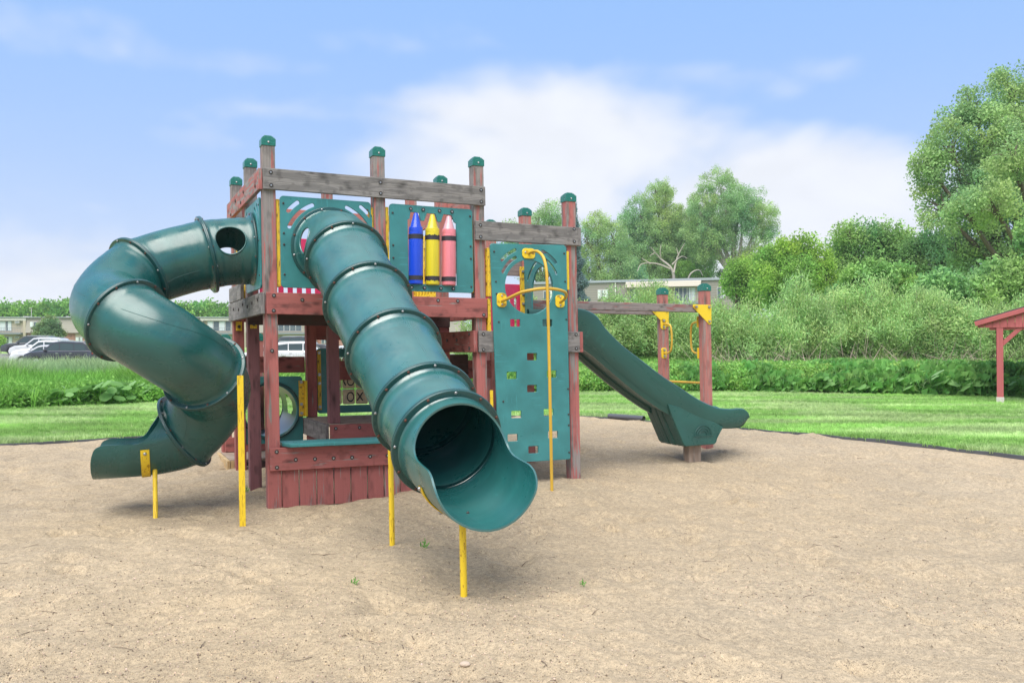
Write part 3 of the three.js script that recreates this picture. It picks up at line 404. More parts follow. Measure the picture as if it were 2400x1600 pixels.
// a moulded section between two joints, flared where it meets them, with an optional round window
function section(parent, curve, t0, t1, mat, { n = 28, win, flare0 = true, flare1 = true } = {}) {
  const nt = win ? 110 : 64, N = win ? 56 : n, L = curve.getLength() * (t1 - t0); const fr = frames(curve, Array.from({ length: N + 1 }, (_, i) => lerp(t0, t1, i / N))), P = [];
  fr.forEach((f, i) => { const s = i / N * L, e = Math.min(flare0 ? s : 9, flare1 ? L - s : 9), r = RT + 0.034 * Math.pow(clamp(1 - e / 0.055), 2.2) + 0.004 * ss(0.14, 0.1, e); for (let j = 0; j < nt; j++) P.push(ringPt(f, j / nt * 2 * Math.PI, r)); });
  const g = gridGeo(P, nt, true, win ? (i, j) => { for (const [wt, wa, wr] of win) { const f = (i + 0.5) / N, a = (j + 0.5) / nt * 360; let da = a - wa; da -= 360 * Math.round(da / 360); const x = (f - wt) * L, y = da * rad * RT; if (x * x + y * y < wr * wr) return true; } return false; } : null);
  mesh('tube_section', g, mat, parent);
  if (win) for (const [wt, wa, wr] of win) { const pts = []; for (let k = 0; k < 36; k++) { const c = k / 36 * 6.28318, f = frames(curve, [lerp(t0, t1, wt + Math.cos(c) * wr / L)])[0]; pts.push(ringPt(f, wa * rad + Math.sin(c) * wr / RT, RT)); } mesh('window_rim', tubeGeo(pts, 0.009, 72, 6, true), mat, parent); }
}
function flange(parent, curve, t, half = 0.019, nb = 12, off = 0) {
  const f = frames(curve, [t])[0], prof3 = [[RT - 0.004, -half], [RF - 0.006, -half], [RF, -half + 0.006], [RF, -0.003], [RF - 0.004, 0], [RF, 0.003], [RF, half - 0.006], [RF - 0.006, half], [RT - 0.004, half]], nt = 72, P = [];
  for (const [r, a] of prof3) for (let j = 0; j < nt; j++) P.push(ringPt(f, j / nt * 2 * Math.PI, r).addScaledVector(f.d, a));
  mesh('flange', gridGeo(P, nt, true), M.flange, parent);
  const q0 = new THREE.Quaternion().setFromUnitVectors(new THREE.Vector3(0, 0, 1), f.d), q1 = new THREE.Quaternion().setFromUnitVectors(new THREE.Vector3(0, 0, 1), f.d.clone().negate());
  for (let k = 0; k < nb; k++) { const a = (k + off) / nb * 2 * Math.PI, c = ringPt(f, a, (RT + RF) / 2 + 0.009); const m = mesh('bolt', headGeo, k % 3 ? M.boltRust : M.steel, parent); m.position.copy(c).addScaledVector(f.d, half + 0.001); m.quaternion.copy(q0); const m2 = mesh('bolt', headGeo, k % 2 ? M.boltRust : M.steel, parent); m2.position.copy(c).addScaledVector(f.d, -half - 0.001); m2.quaternion.copy(q1); }
}
// the open end: a tube whose roof stops short and whose floor runs on as a chute
function chute(parent, curve, t0, t1, outline, mat) {
  const O = outline.length, cols = O * 2 - 1, th = [], se = []; for (let k = -(O - 1); k <= O - 1; k++) { const o = outline[Math.abs(k)]; th.push((k < 0 ? -1 : 1) * o[0] * rad); se.push(o[1]); }
  const L = curve.getLength() * (t1 - t0), N = 40, grid = r => { const P = []; for (let i = 0; i <= N; i++) for (let j = 0; j < cols; j++) { const s = se[j] * i / N, f = frames(curve, [lerp(t0, t1, clamp(s / L))])[0], e = s, fl = 0.03 * Math.pow(clamp(1 - e / 0.055), 2.2); P.push(ringPt(f, th[j], r + fl + 0.02 * ss(0.3, L, s) * ss(60, 120, Math.abs(th[j]) / rad))); } return P; };
  const A = grid(RT), B = grid(RT - 0.013), E = []; for (let j = 0; j < cols; j++) E.push(A[N * cols + j]); for (let j = 0; j < cols; j++) E.push(B[N * cols + j]);
  const g = mergeGeometries([gridGeo(A, cols), gridGeo(B, cols), gridGeo(E, cols)]); mesh('exit_chute', g, mat, parent);
}
const outline = (K0, k = 1) => { const K = K0, c = new THREE.CatmullRomCurve3(K.map(p => new THREE.Vector3(p[0], p[1] * 200, 0)), false, 'centripetal'), out = []; for (let i = 0; i <= 70; i++) { const p = c.getPoint(i / 70); out.push([clamp(p.x, 0, 180), p.y / 200 * k]); } return out; };
const onCurve = (pts) => { const c = new THREE.CatmullRomCurve3(pts, false, 'centripetal'); c.arcLengthDivisions = 1200; return c; };
function tOf(curve, pt) { let bt = 0, bd = 1e9; for (let i = 0; i <= 2000; i++) { const d = curve.getPointAt(i / 2000).distanceToSquared(pt); if (d < bd) { bd = d; bt = i / 2000; } } return bt; }
// straight tube slide
{
  const g = group('straight_tube_slide', PS); g.userData.label = 'straight green tube slide coming down towards the viewer';
  const K = [[TU, 2.55, 0.06], [TU, 2.548, -0.08], [TU + 0.002, 2.535, -0.28], [TU + 0.004, 2.475, -0.47], [0.59, 2.363, -0.672], [0.591, 1.933, -1.36], [0.592, 1.506, -2.07], [0.597, 1.09, -2.77], [0.603, 0.895, -3.184], [0.604, 0.83, -3.40], [0.605, 0.795, -3.60], [0.605, 0.785, -3.80], [0.605, 0.785, -4.0]].map(p => V3(p[0], p[1], p[2]));
  const c = onCurve(K), t = [1, 4, 5, 6, 7, 8].map(i => tOf(c, K[i])), te = tOf(c, K[12]);
  section(g, c, t[0], t[1], M.tube, { win: [[0.44, 278, 0.13], [0.44, 82, 0.13]] }); for (let i = 1; i < 5; i++) section(g, c, t[i], t[i + 1], M.tube);
  flange(g, c, t[0], 0.012, 12, 0.5); for (let i = 1; i < 6; i++) flange(g, c, t[i], 0.019, 12, 0);
  const L = c.getLength(); chute(g, c, t[5], te, outline([[0, 0.15], [25, 0.155], [48, 0.175], [66, 0.21], [76, 0.245], [82, 0.29], [85, 0.34], [86, 0.41], [87, 0.50], [89, 0.58], [95, 0.645], [108, 0.69], [130, 0.70], [180, 0.72]]), M.tube);
  const ex = frames(c, [lerp(t[5], te, 0.47)])[0], pole = (u, v, y1, r = 0.022) => mesh('support_pole', lean(new THREE.CylinderGeometry(r, r, y1 + 0.3, 14).translate(u, (y1 - 0.3) / 2, -v)), M.yellow, g);
  pole(0.535, -3.61, 0.46); pole(0.59, -1.94, 1.24);
  const st = []; for (let i = 0; i <= 24; i++) { const a = lerp(112, 248, i / 24) * rad; for (const [dr, dd] of [[0.002, -0.028], [0.012, -0.026], [0.012, 0.026], [0.002, 0.028]]) st.push(ringPt(ex, a, RT + dr).addScaledVector(ex.d, dd)); } mesh('strap', gridGeo(st, 4, true), M.yellow, g);
  for (const a of [114, 150, 210, 246]) { const m = mesh('bolt', headGeo, M.steel, g); m.position.copy(ringPt(ex, a * rad, RT + 0.014)); m.scale.setScalar(1.3); }
  for (const [s, a] of [[0.47, 182], [0.5, 128]]) { const f = frames(c, [lerp(t[5], te, s)])[0], m = mesh('bolt', headGeo, M.boltDark, g); m.position.copy(ringPt(f, a * rad, RT - 0.015)); }
}
// spiral tube slide
{
  const g = group('spiral_tube_slide', PS); g.userData.label = 'curling green tube slide at the left end with a low open chute';
  const K = [[0.04, 2.547, 0.575], [-0.075, 2.545, 0.575], [-0.512, 2.487, 0.60], [-1.155, 2.251, 0.535], [-1.405, 1.955, 0.14], [-1.283, 1.779, -0.385], [-0.998, 1.583, -0.55], [-0.647, 1.318, -0.30], [-0.545, 1.085, 0.05], [-0.773, 0.74, 0.325], [-0.95, 0.69, 0.335], [-1.12, 0.672, 0.34], [-1.40, 0.672, 0.36], [-1.72, 0.68, 0.39]].map(p => V3(...p));
  const c = onCurve(K), T = i => tOf(c, K[i]), t = [1, 2, 3, 5, 7, 9].map(T), te = T(13);
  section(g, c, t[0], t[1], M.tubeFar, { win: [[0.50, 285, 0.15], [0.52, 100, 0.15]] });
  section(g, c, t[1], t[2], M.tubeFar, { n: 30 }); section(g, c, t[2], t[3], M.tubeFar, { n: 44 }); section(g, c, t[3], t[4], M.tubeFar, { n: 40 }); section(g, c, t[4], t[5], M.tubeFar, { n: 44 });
  flange(g, c, t[0], 0.012, 12, 0.5); for (let i = 1; i < 6; i++) flange(g, c, t[i], 0.019, 12, 0.2);
  for (let i = 1; i < 5; i++) for (const a of [62, 242]) { const P = []; for (let k = 0; k <= 14; k++) P.push(ringPt(frames(c, [lerp(t[i], t[i + 1], 0.06 + 0.88 * k / 14)])[0], a * rad, RT)); mesh('mould_seam', tubeGeo(P, 0.0026, 40, 5), M.tubeFar, g); }
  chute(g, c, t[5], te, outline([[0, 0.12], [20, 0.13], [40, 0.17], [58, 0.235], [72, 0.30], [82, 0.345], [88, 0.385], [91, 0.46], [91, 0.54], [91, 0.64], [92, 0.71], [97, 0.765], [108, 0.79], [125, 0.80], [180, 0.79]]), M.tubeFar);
  mesh('support_pole', lean(boxGeo(-0.415, -0.362, -0.3, 1.30, -0.708, -0.690, 0.003)), M.yellow, g);
  mesh('support_pole', tubeGeo([V3(-1.068, -0.3, -0.10), V3(-1.062, 0.05, 0.02), V3(-1.055, 0.41, 0.14)], 0.021, 12, 12), M.yellow, g);
  const ex = frames(c, [tOf(c, V3(-1.13, 0.67, 0.32))])[0], st = []; for (let i = 0; i <= 24; i++) { const a = lerp(100, 260, i / 24) * rad; for (const [dr, dd] of [[0.002, -0.04], [0.012, -0.037], [0.012, 0.037], [0.002, 0.04]]) st.push(ringPt(ex, a, RT + dr).addScaledVector(ex.d, dd)); } mesh('strap', gridGeo(st, 4, true), M.yellow, g);
  for (const a of [106, 254]) { const m = mesh('bolt', headGeo, M.steel, g); m.position.copy(ringPt(ex, a * rad, RT + 0.014)); m.scale.setScalar(1.5); }
}
// open wave slide
{
  const g = group('wave_slide', PS); g.userData.label = 'open green wave slide running down to the right';
  const T = [[3.20, 2.03, 3.20, 1.66], [3.56, 2.024, 3.42, 1.67], [3.70, 2.0, 3.53, 1.66], [3.826, 1.938, 3.64, 1.62], [3.954, 1.787, 3.77, 1.54], [4.177, 1.594, 4.0, 1.366], [4.443, 1.414, 4.30, 1.145], [4.754, 1.212, 4.60, 0.945], [5.0, 1.075, 4.85, 0.80], [5.2, 0.96, 5.08, 0.69], [5.361, 0.881, 5.28, 0.61], [5.57, 0.808, 5.52, 0.55], [5.784, 0.785, 5.77, 0.532], [5.92, 0.790, 5.90, 0.535], [6.0, 0.775, 5.985, 0.555], [6.05, 0.735, 6.04, 0.60], [6.075, 0.68, 6.074, 0.65]];
  const ct = onCurve(T.map(p => new THREE.Vector3(p[0], p[1], 0))), cb = onCurve(T.map(p => new THREE.Vector3(p[2], p[3], 0)));
  const half = [[0.045, 1], [0.02, 0.86], [0.004, 0.65], [-0.004, 0.4], [-0.010, 0.14], [-0.008, 0.04], [0.008, 0.0], [0.028, 0.0], [0.042, 0.04], [0.05, 0.14], [0.062, 0.4], [0.085, 0.58], [0.13, 0.69], [0.2, 0.73], [0.29, 0.74]], v0 = 0.285, wd = 0.58;
  const sec = [...half, ...half.slice(0, -1).reverse().map(([w, k]) => [wd - w, k]), [wd - 0.035, 1.0], [wd - 0.06, 1.16], [wd - 0.1, 1.16], [wd - 0.12, 1.0], [0.12, 1.0], [0.1, 1.16], [0.06, 1.16], [0.035, 1.0]];
  const N = 120, P = []; for (let i = 0; i <= N; i++) { const a = ct.getPoint(i / N), q = cb.getPoint(i / N), tail = ss(0.9, 0.99, i / N); for (const [w, k] of sec) { const kk = k > 1 ? lerp(k, 1, ss(0.52, 0.6, i / N)) : k; P.push(V3(lerp(a.x, q.x, kk), lerp(a.y, q.y, kk), v0 + w)); } }
  const ge = gridGeo(P, sec.length, true); const e0 = []; mesh('slide_channel', toCreasedNormals(ge, 0.7), M.slide, g);
  const side = [[4.83, 0.86], [4.90, 0.70], [5.06, 0.365], [5.085, 0.345], [5.52, 0.355], [5.545, 0.375], [5.62, 0.60], [5.66, 0.56], [5.3, 0.70], [5.0, 0.82]];
  const plate = (v, d, du, sc = 1) => { const s = new THREE.Shape(side.map(p => new THREE.Vector2(p[0] + du, p[1]))), q = new THREE.ExtrudeGeometry(s, { depth: d, bevelEnabled: true, bevelSize: 0.012, bevelThickness: 0.022, bevelSegments: 4 }); q.translate(0, 0, -v - d); return lean(q); };
  mesh('foot', plate(0.315, 0.14, 0), M.slide, g); mesh('foot_rib', plate(0.50, 0.06, -0.01), M.slide, g); mesh('foot_rib', plate(0.63, 0.06, 0.0), M.slide, g); mesh('foot', plate(0.75, 0.1, 0.02), M.slide, g);
  mesh('foot', lean(boxGeo(5.16, 5.50, 0.36, 0.64, 0.3, 0.84, 0.02)), M.slide, g);
  for (const r of [0.062, 0.095, 0.128]) { const t = new THREE.TorusGeometry(r, 0.004, 5, 28, Math.PI); const m = mesh('embossed_rainbow', t, M.slide, g); m.position.copy(V3(5.34, 0.465, 0.281)); }
  for (const [u0, u1, y] of [[5.19, 5.49, 0.462]]) mesh('embossed_line', lean(boxGeo(u0, u1, y - 0.003, y + 0.003, 0.279, 0.285, 0.001)), M.slide, g);
  timber('slide_post', [5.215, 5.405, -0.1, 0.36, 0.42, 0.54], 'y', M.deck);
}
// ---- overhead bars and ladder posts on the right
{
  const gU = 6.045, gV = 1.132, hV = 2.211;
  const G = post(gU, gV, 0.0, 2.45, M.salmon), Hh = post(gU + 0.055, hV, 0.0, 2.465, M.salmon);
  timber('overhead_beam', [EU + PH, gU - PH, 2.052, 2.157, gV - 0.052, gV + 0.052], 'u', M.greyRed); timber('overhead_beam', [EU + PH, gU - 0.02, 2.06, 2.165, hV - 0.052, hV + 0.052], 'u', M.greyRed);
  const tri = (u, v, d) => { const s = new THREE.Shape([[u - 0.24, 2.152], [u + 0.058, 2.152], [u + 0.062, 2.14], [u + 0.058, 1.895], [u + 0.02, 1.89], [u - 0.24, 2.12]].map(p => new THREE.Vector2(...p))), q = panelGeo(s, 0.01); q.translate(0, 0, -v); const m = mesh('corner_bracket', lean(q), M.yellow, PS); bolts(m, [[u - 0.19, 2.125], [u + 0.02, 2.125], [u + 0.022, 1.93]], v - 0.013, 'f', nutGeo, M.steel); };
  tri(gU, gV - PH - 0.002); tri(gU + 0.055, hV - PH - 0.002);
  const handle = (v0, s, u) => { const h = group('grab_handle', PS); mesh('grip', tubeGeo([V3(u, 1.925, v0), V3(u, 1.922, v0 + s * 0.09), V3(u, 1.895, v0 + s * 0.165), V3(u, 1.82, v0 + s * 0.19), V3(u, 1.6, v0 + s * 0.19), V3(u, 1.53, v0 + s * 0.165), V3(u, 1.497, v0 + s * 0.09), V3(u, 1.495, v0)], 0.0145, 60), M.rod, h); for (const y of [1.925, 1.495]) { const q = panelGeo(rr(-0.045, 0.045, y - 0.075, y + 0.075, 0.03), 0.012); q.translate(u, 0, -(hV - PH - 0.0)); if (s < 0) mesh('mounting_plate', lean(q), M.yellow, h); else mesh('mounting_plate', lean(slabV(u, y, v0)), M.yellow, h); } };
  const slabV = (u, y, v) => boxGeo(u - 0.045, u + 0.045, y - 0.075, y + 0.075, v - 0.012, v, 0.004);
  handle(gV + PH + 0.012, 1, gU - 0.04); handle(hV - PH - 0.012, -1, gU + 0.02);
  bolts(PS, [[gU + 0.02, 1.975], [gU + 0.02, 1.88], [gU + 0.02, 1.54], [gU + 0.02, 1.45]], hV - PH - 0.018, 'f', nutGeo, M.steel);
  mesh('rung', new THREE.CylinderGeometry(0.016, 0.016, 1.0, 12).rotateX(Math.PI / 2), M.rod, PS).position.copy(V3(gU + 0.02, 1.082, (gV + hV) / 2));
}

// ------------------------------------------------------------------ edging round the sand, shelter
{
  const e = thing('sand_edging', 'thin black plastic edging strip between the sand and the lawn', 'edging', [0, 0, 0]);
  const run = (a0, a1, h, t, n) => { const pos = [], idx = []; for (let i = 0; i <= n; i++) { const a = lerp(a0, a1, i / n), r = rhoAt(a) + 0.02 * Math.sin(i * 0.7); for (const [dr, dy] of [[-t, -0.08], [-t, h * (0.8 + 0.3 * Math.sin(i * 0.31))], [t, h * (0.8 + 0.3 * Math.sin(i * 0.31))], [t, -0.08]]) { const X = CX + Math.sin(a) * (r + dr), Z = CZ + Math.cos(a) * (r + dr); pos.push(X, baseH(X, Z) + dy, -Z); } } for (let i = 0; i < n; i++) for (let k = 0; k < 3; k++) { const q = i * 4 + k; idx.push(q, q + 1, q + 4, q + 1, q + 5, q + 4); } const g = new THREE.BufferGeometry(); g.setAttribute('position', new THREE.Float32BufferAttribute(pos, 3)); g.setIndex(idx); g.computeVertexNormals(); return toCreasedNormals(g, 0.6); };
  const dk = new THREE.MeshStandardMaterial({ color: col(0.075, 0.08, 0.095), roughness: 0.55 });
  const ang = (X, Z) => Math.atan2(X - CX, Z - CZ);
  mesh('edging_strip', run(ang(-11, 9.4), ang(2.2, 16.5), 0.010, 0.018, 160), dk, e); mesh('edging_strip', run(ang(3.55, 14.9), ang(5.2, 12.9), 0.016, 0.018, 40), dk, e); mesh('edging_strip', run(ang(5.22, 12.88), ang(11.6, 5), 0.020, 0.018, 110), dk, e);
  const rl = []; for (let i = 0; i <= 6; i++) { const a = lerp(ang(1.85, 16.8), ang(2.45, 16.3), i / 6), r = rhoAt(a) - 0.08, X = CX + Math.sin(a) * r, Z = CZ + Math.cos(a) * r; rl.push(new THREE.Vector3(X, baseH(X, Z) + 0.03, -Z)); } mesh('rolled_end', tubeGeo(rl, 0.05, 30, 8), dk, e);
}
const shRed = new THREE.MeshStandardMaterial({ color: col(0.46, 0.11, 0.12), map: tex(64, 512, (u, v, c) => { const k = 0.85 + 0.3 * (tfbm(u, v, 24, 4, 3, 8) - 0.4); c[0] = c[1] = c[2] = s2(k); }, true), roughness: 0.8 });
const roofMat = new THREE.MeshStandardMaterial({ color: col(0.07, 0.06, 0.06), roughness: 0.9 });
{
  const s = thing('picnic_shelter', 'red wooden picnic shelter with a dark gabled roof, partly out of frame', 'shelter', [11.40, 0, -21.6], -0.50);
  const Zf = 0, x0 = 0, wd = 6.4, yb = 2.11, rise = 0.308, dpt = 5, px = 0.475;
  const B = (name, cx, cy, cz, w, h, d, m = shRed, par = s) => { const g = new RoundedBoxGeometry(w, h, d, 1, 0.008); const o = mesh(name, g, m, par); o.position.set(cx, cy, cz); return o; };
  for (const [X, Z] of [[px, Zf], [x0 * 2 + wd - px, Zf], [px + 0.0, Zf + dpt], [x0 * 2 + wd - px, Zf + dpt]]) { B('post', X, (yb + 0.33) / 2 + 0.05, -Z, 0.145, yb - 0.4, 0.145); B('post_base', X, 0.36, -Z, 0.17, 0.14, 0.17, concrete); }
  const br = B('brace', px + 0.24, 1.90, -Zf, 0.62, 0.1, 0.09); br.rotation.z = Math.PI / 4; const br2 = B('brace', x0 * 2 + wd - px - 0.24, 1.90, -Zf, 0.62, 0.1, 0.09); br2.rotation.z = -Math.PI / 4;
  B('tie_beam', x0 + wd / 2, yb + 0.02, -Zf - 0.02, wd - 0.5, 0.16, 0.1);
  const n = 40, bw = wd / n; for (let i = 0; i < n; i++) { const xa = x0 + i * bw, xb = xa + bw - 0.008, ya = x => yb + 0.10 + rise * (x < x0 + wd / 2 ? x - x0 : x0 + wd - x); const sh = new THREE.Shape([[xa, yb], [xb, yb], [xb, ya(xb)], [xa, ya(xa)]].map(p => new THREE.Vector2(...p))), g = new THREE.ExtrudeGeometry(sh, { depth: 0.02, bevelEnabled: false }); g.translate(0, 0, -Zf + 0.06 + (i % 2) * 0.003); mesh('gable_board', g, shRed, s); }
  const L = wd / 2 / Math.cos(Math.atan(rise)) + 0.12; for (const k of [-1, 1]) { const cx = x0 + wd / 2 + k * wd / 4, cy = yb + 0.14 + rise * wd / 4; const r = B('roof', cx, cy + 0.03, -Zf - dpt / 2, L, 0.05, dpt + 0.28, roofMat); r.rotation.z = -k * Math.atan(rise); const fb = B('barge_board', cx, cy - 0.035, -Zf + 0.150, L, 0.11, 0.03, shRed, s); fb.rotation.z = -k * Math.atan(rise); }
}
sheet('shelter_slab', 12.3, 20, 20.6, 22.0, 0.012, concrete, 12);

// ------------------------------------------------------------------ plants
const leafMats = {};
function leafMat(key, r, g, b) { return leafMats[key] || (leafMats[key] = new THREE.MeshPhysicalMaterial({ color: col(r, g, b), roughness: 0.85, transmission: 0.45, thickness: 0, specularIntensity: 0.3 })); }
function clumpGeo(n, R, len, wid, seed, up = 0) {     // n folded leaves scattered through a small ball
  const r = rng(seed), pos = [], nor = [], v = new THREE.Vector3(), d = new THREE.Vector3(), s = new THREE.Vector3(), nn = new THREE.Vector3();
  for (let i = 0; i < n; i++) {
    v.set(r() - .5, r() - .5, r() - .5).normalize().multiplyScalar(R * Math.cbrt(r())); d.set(r() - .5, r() - .5 + up, r() - .5).normalize(); s.set(r() - .5, r() - .5, r() - .5).cross(d).normalize(); nn.crossVectors(d, s).normalize();
    const L = len * (0.7 + 0.6 * r()), w = wid * (0.7 + 0.6 * r()) / 2, a = v.clone(), b = v.clone().addScaledVector(d, L * .45).addScaledVector(s, w).addScaledVector(nn, w * .35), c = v.clone().addScaledVector(d, L), e = v.clone().addScaledVector(d, L * .45).addScaledVector(s, -w).addScaledVector(nn, w * .35);
    for (const q of [a, c, b, a, e, c]) pos.push(q.x, q.y, q.z); for (let k = 0; k < 6; k++) nor.push(nn.x, nn.y, nn.z);
  }
  const g = new THREE.BufferGeometry(); g.setAttribute('position', new THREE.Float32BufferAttribute(pos, 3)); g.setAttribute('normal', new THREE.Float32BufferAttribute(nor, 3)); return g;
}
function bladeGeo(n, R, h, w, seed, droop = 0.35) {
  const r = rng(seed), pos = [], idx = []; let k = 0;
  for (let i = 0; i < n; i++) { const a = r() * 6.283, q = R * Math.sqrt(r()), x = Math.cos(a) * q, z = Math.sin(a) * q, H2 = h * (0.55 + 0.6 * r()), t = r() * 6.283, dx = Math.cos(t), dz = Math.sin(t), ln = droop * H2 * (0.3 + r()), ww = w * (0.7 + 0.6 * r()) / 2;
    for (let j = 0; j < 3; j++) { const f = j / 3, off = ln * f * f, wj = ww * (1 - f * 0.5); pos.push(x + dx * off - dz * wj, H2 * f, z + dz * off + dx * wj, x + dx * off + dz * wj, H2 * f, z + dz * off - dx * wj); } pos.push(x + dx * ln, H2 * 0.95, z + dz * ln); idx.push(k, k + 1, k + 2, k + 1, k + 3, k + 2, k + 2, k + 3, k + 4, k + 3, k + 5, k + 4, k + 4, k + 5, k + 6); k += 7; }
  const g = new THREE.BufferGeometry(); g.setAttribute('position', new THREE.Float32BufferAttribute(pos, 3)); g.setIndex(idx); g.computeVertexNormals(); return g;
}
const QT = new THREE.Quaternion(), EU3 = new THREE.Euler(), MX = new THREE.Matrix4(), SC = new THREE.Vector3(), CC = new THREE.Color();
function instances(name, geo, mat, items, parent) {      // items: [x, y, z, scale, turn (or 'any'), colour r, g, b]
  const m = new THREE.InstancedMesh(geo, mat, items.length); m.name = name; m.userData.kind = 'stuff';
  items.forEach((t, i) => { if (t[8]) EU3.set(t[8], t[4], t[9]); else EU3.set(0, t[4], 0); QT.setFromEuler(EU3); SC.setScalar(t[3]); MX.compose(new THREE.Vector3(t[0], t[1], t[2]), QT, SC); m.setMatrixAt(i, MX); CC.setRGB(t[5], t[6], t[7]); m.setColorAt(i, CC); });
  parent.add(m); return m;
}
function limb(pts, r0, r1, n = 7) { const c = new THREE.CatmullRomCurve3(pts), S = Math.max(4, pts.length * 3), P = [], fr = c.computeFrenetFrames(S, false); for (let i = 0; i <= S; i++) { const p = c.getPoint(i / S), r = lerp(r0, r1, i / S); for (let j = 0; j < n; j++) { const a = j / n * 6.28318; P.push(p.clone().addScaledVector(fr.normals[i], Math.cos(a) * r).addScaledVector(fr.binormals[i], Math.sin(a) * r)); } } return gridGeo(P, n, true); }
const bark = new THREE.MeshStandardMaterial({ color: col(0.16, 0.125, 0.095), roughness: 0.95, map: tex(64, 256, (u, v, c) => { const k = 0.7 + 0.7 * (tfbm(u, v, 8, 12, 4, 3) - 0.4); c[0] = c[1] = c[2] = s2(k); }, true) });
const paleBark = new THREE.MeshStandardMaterial({ color: col(0.36, 0.32, 0.28), roughness: 0.95 });
const clumps = {};
const clump = (key, ...a) => clumps[key] || (clumps[key] = clumpGeo(...a));
let treeSeed = 100;
// lobes: [pixel x, pixel y, pixel radius, metres nearer (-) or farther (+)]
function tree(name, label, o) {
  const R = rng(treeSeed += 37), Z = o.Z, [bx, , bz] = at(o.base, 0, Z), by = baseH(bx, Z);
  const t = thing(name, label, 'tree', [bx, by, bz], 0, o.group), L = o.lobes.map(([x, y, r, dz = 0]) => { const zz = Z + dz + (R() - .5) * 2, p = at(x, y, zz); return { c: new THREE.Vector3(p[0] - bx, p[1] - by, p[2] - bz), r: r * 1.1 / F * zz }; });
  const wood2 = [], low = L.reduce((a, l) => Math.min(a, l.c.y - l.r * 0.3), 1e9), fork = new THREE.Vector3((o.fork || 0), Math.max(0.5, low * 0.8), 0), tr = o.trunk || 0.3;
  if (!o.bushy) wood2.push(limb([new THREE.Vector3(0, -0.3, 0), new THREE.Vector3(fork.x * 0.3, fork.y * 0.5, 0.1), fork], tr, tr * 0.72));
  for (const l of L) { const mid = fork.clone().lerp(l.c, 0.5); mid.y += l.r * 0.1; mid.x += (R() - .5) * l.r * .5; const st = o.bushy ? new THREE.Vector3((R() - .5) * .4, 0, (R() - .5) * .4) : fork; wood2.push(limb([st.clone(), mid, l.c.clone()], tr * 0.5, tr * 0.16, 6)); for (let k = 0; k < 6; k++) { const d = new THREE.Vector3(R() - .5, R() - .3, R() - .5).normalize().multiplyScalar(l.r * (0.4 + 0.3 * R())); const e = l.c.clone().add(d), q = l.c.clone().addScaledVector(d, 0.5); q.y += (R() - .5) * .2 * l.r; wood2.push(limb([mid.clone().lerp(l.c, 0.3 + 0.7 * R()), q, e], tr * 0.15, tr * 0.035, 5)); } }
  mesh('trunk', mergeGeometries(wood2), o.bark || bark, t);
  const it = [], cs = o.clump, dens = (o.dens || 1) * 2.3;
  for (const l of L) { const sx = R() * 50, N = Math.round(dens * 7.5 * (l.r / cs) ** 2); for (let i = 0; i < N; i++) { const u = R() * 2 - 1, a = R() * 6.283, q = Math.sqrt(1 - u * u), rr2 = l.r * (0.35 + 0.65 * Math.pow(R(), 0.45)); const d = new THREE.Vector3(q * Math.cos(a), u, q * Math.sin(a)); const n = fbm3(d.x * 2.2 + sx, d.y * 2.2, d.z * 2.2 + 3, 3); const reach = 0.74 + 0.75 * (n - 0.36); const p = l.c.clone().addScaledVector(d, rr2 * reach); const n2 = fbm3(p.x / (cs * 2.6) + sx, p.y / (cs * 2.6), p.z / (cs * 2.6), 2); if (n2 < (o.gap ?? 0.37) - 0.02) continue; const h = 0.68 + 0.6 * R(), y = fbm3(p.x / (cs * 4) + 7, p.y / (cs * 4), p.z / (cs * 4) + sx, 2); const w = (y - 0.5) * 1.0; it.push([p.x, p.y, p.z, 0.7 + 0.6 * R(), R() * 6.283, h * (1 + w), h * (1 + 0.35 * w), h * (1 - 0.3 * w), R() * 6.283, R() * 6.283]); } }
  instances('crown', clump(o.key, o.n || 26, cs * 0.75, o.leaf, o.leaf * (o.slim || 0.7), 900 + o.key.length), leafMat(o.key + 'm', ...o.col), it, t);
  return t;
}
const COT = { key: 'cotton', n: 40, col: [0.35, 0.54, 0.23] }, LIME = { key: 'limegreen', n: 42, col: [0.30, 0.52, 0.11] }, MID = { key: 'midgreen', n: 42, col: [0.29, 0.50, 0.165] };
// far right: the tall cottonwood
tree('cottonwood_tree', 'tall grey-green cottonwood filling the upper right corner of the view', { ...COT, Z: 58, base: 2420, trunk: 0.5, clump: 0.70, leaf: 0.17, dens: 1.1, gap: 0.45, lobes: [[2370, 215, 62], [2290, 250, 52], [2330, 320, 80], [2225, 340, 58], [2250, 270, 36], [2420, 300, 110], [2180, 395, 44, -1], [2260, 430, 85], [2370, 440, 110], [2200, 480, 58], [2300, 540, 85], [2400, 560, 110], [2240, 590, 55], [2340, 640, 80], [2480, 420, 120], [2270, 500, 60, -4], [2380, 360, 70, -5], [2330, 480, 60, -6], [2500, 600, 120]] });
tree('cottonwood_tree', 'broad cottonwood with a slanting grey trunk right of the flat-roofed building', { ...COT, Z: 125, base: 1672, fork: 3.0, trunk: 0.6, bark: paleBark, clump: 1.2, leaf: 0.36, dens: 1.7, gap: 0.39, lobes: [[1690, 440, 48], [1745, 460, 48], [1655, 470, 40], [1785, 505, 40], [1725, 530, 62], [1800, 545, 28], [1770, 575, 40], [1665, 540, 44], [1640, 500, 35], [1740, 610, 34], [1790, 600, 22], [1700, 490, 55], [1740, 500, 50], [1690, 560, 45], [1650, 575, 48], [1640, 540, 40]] });
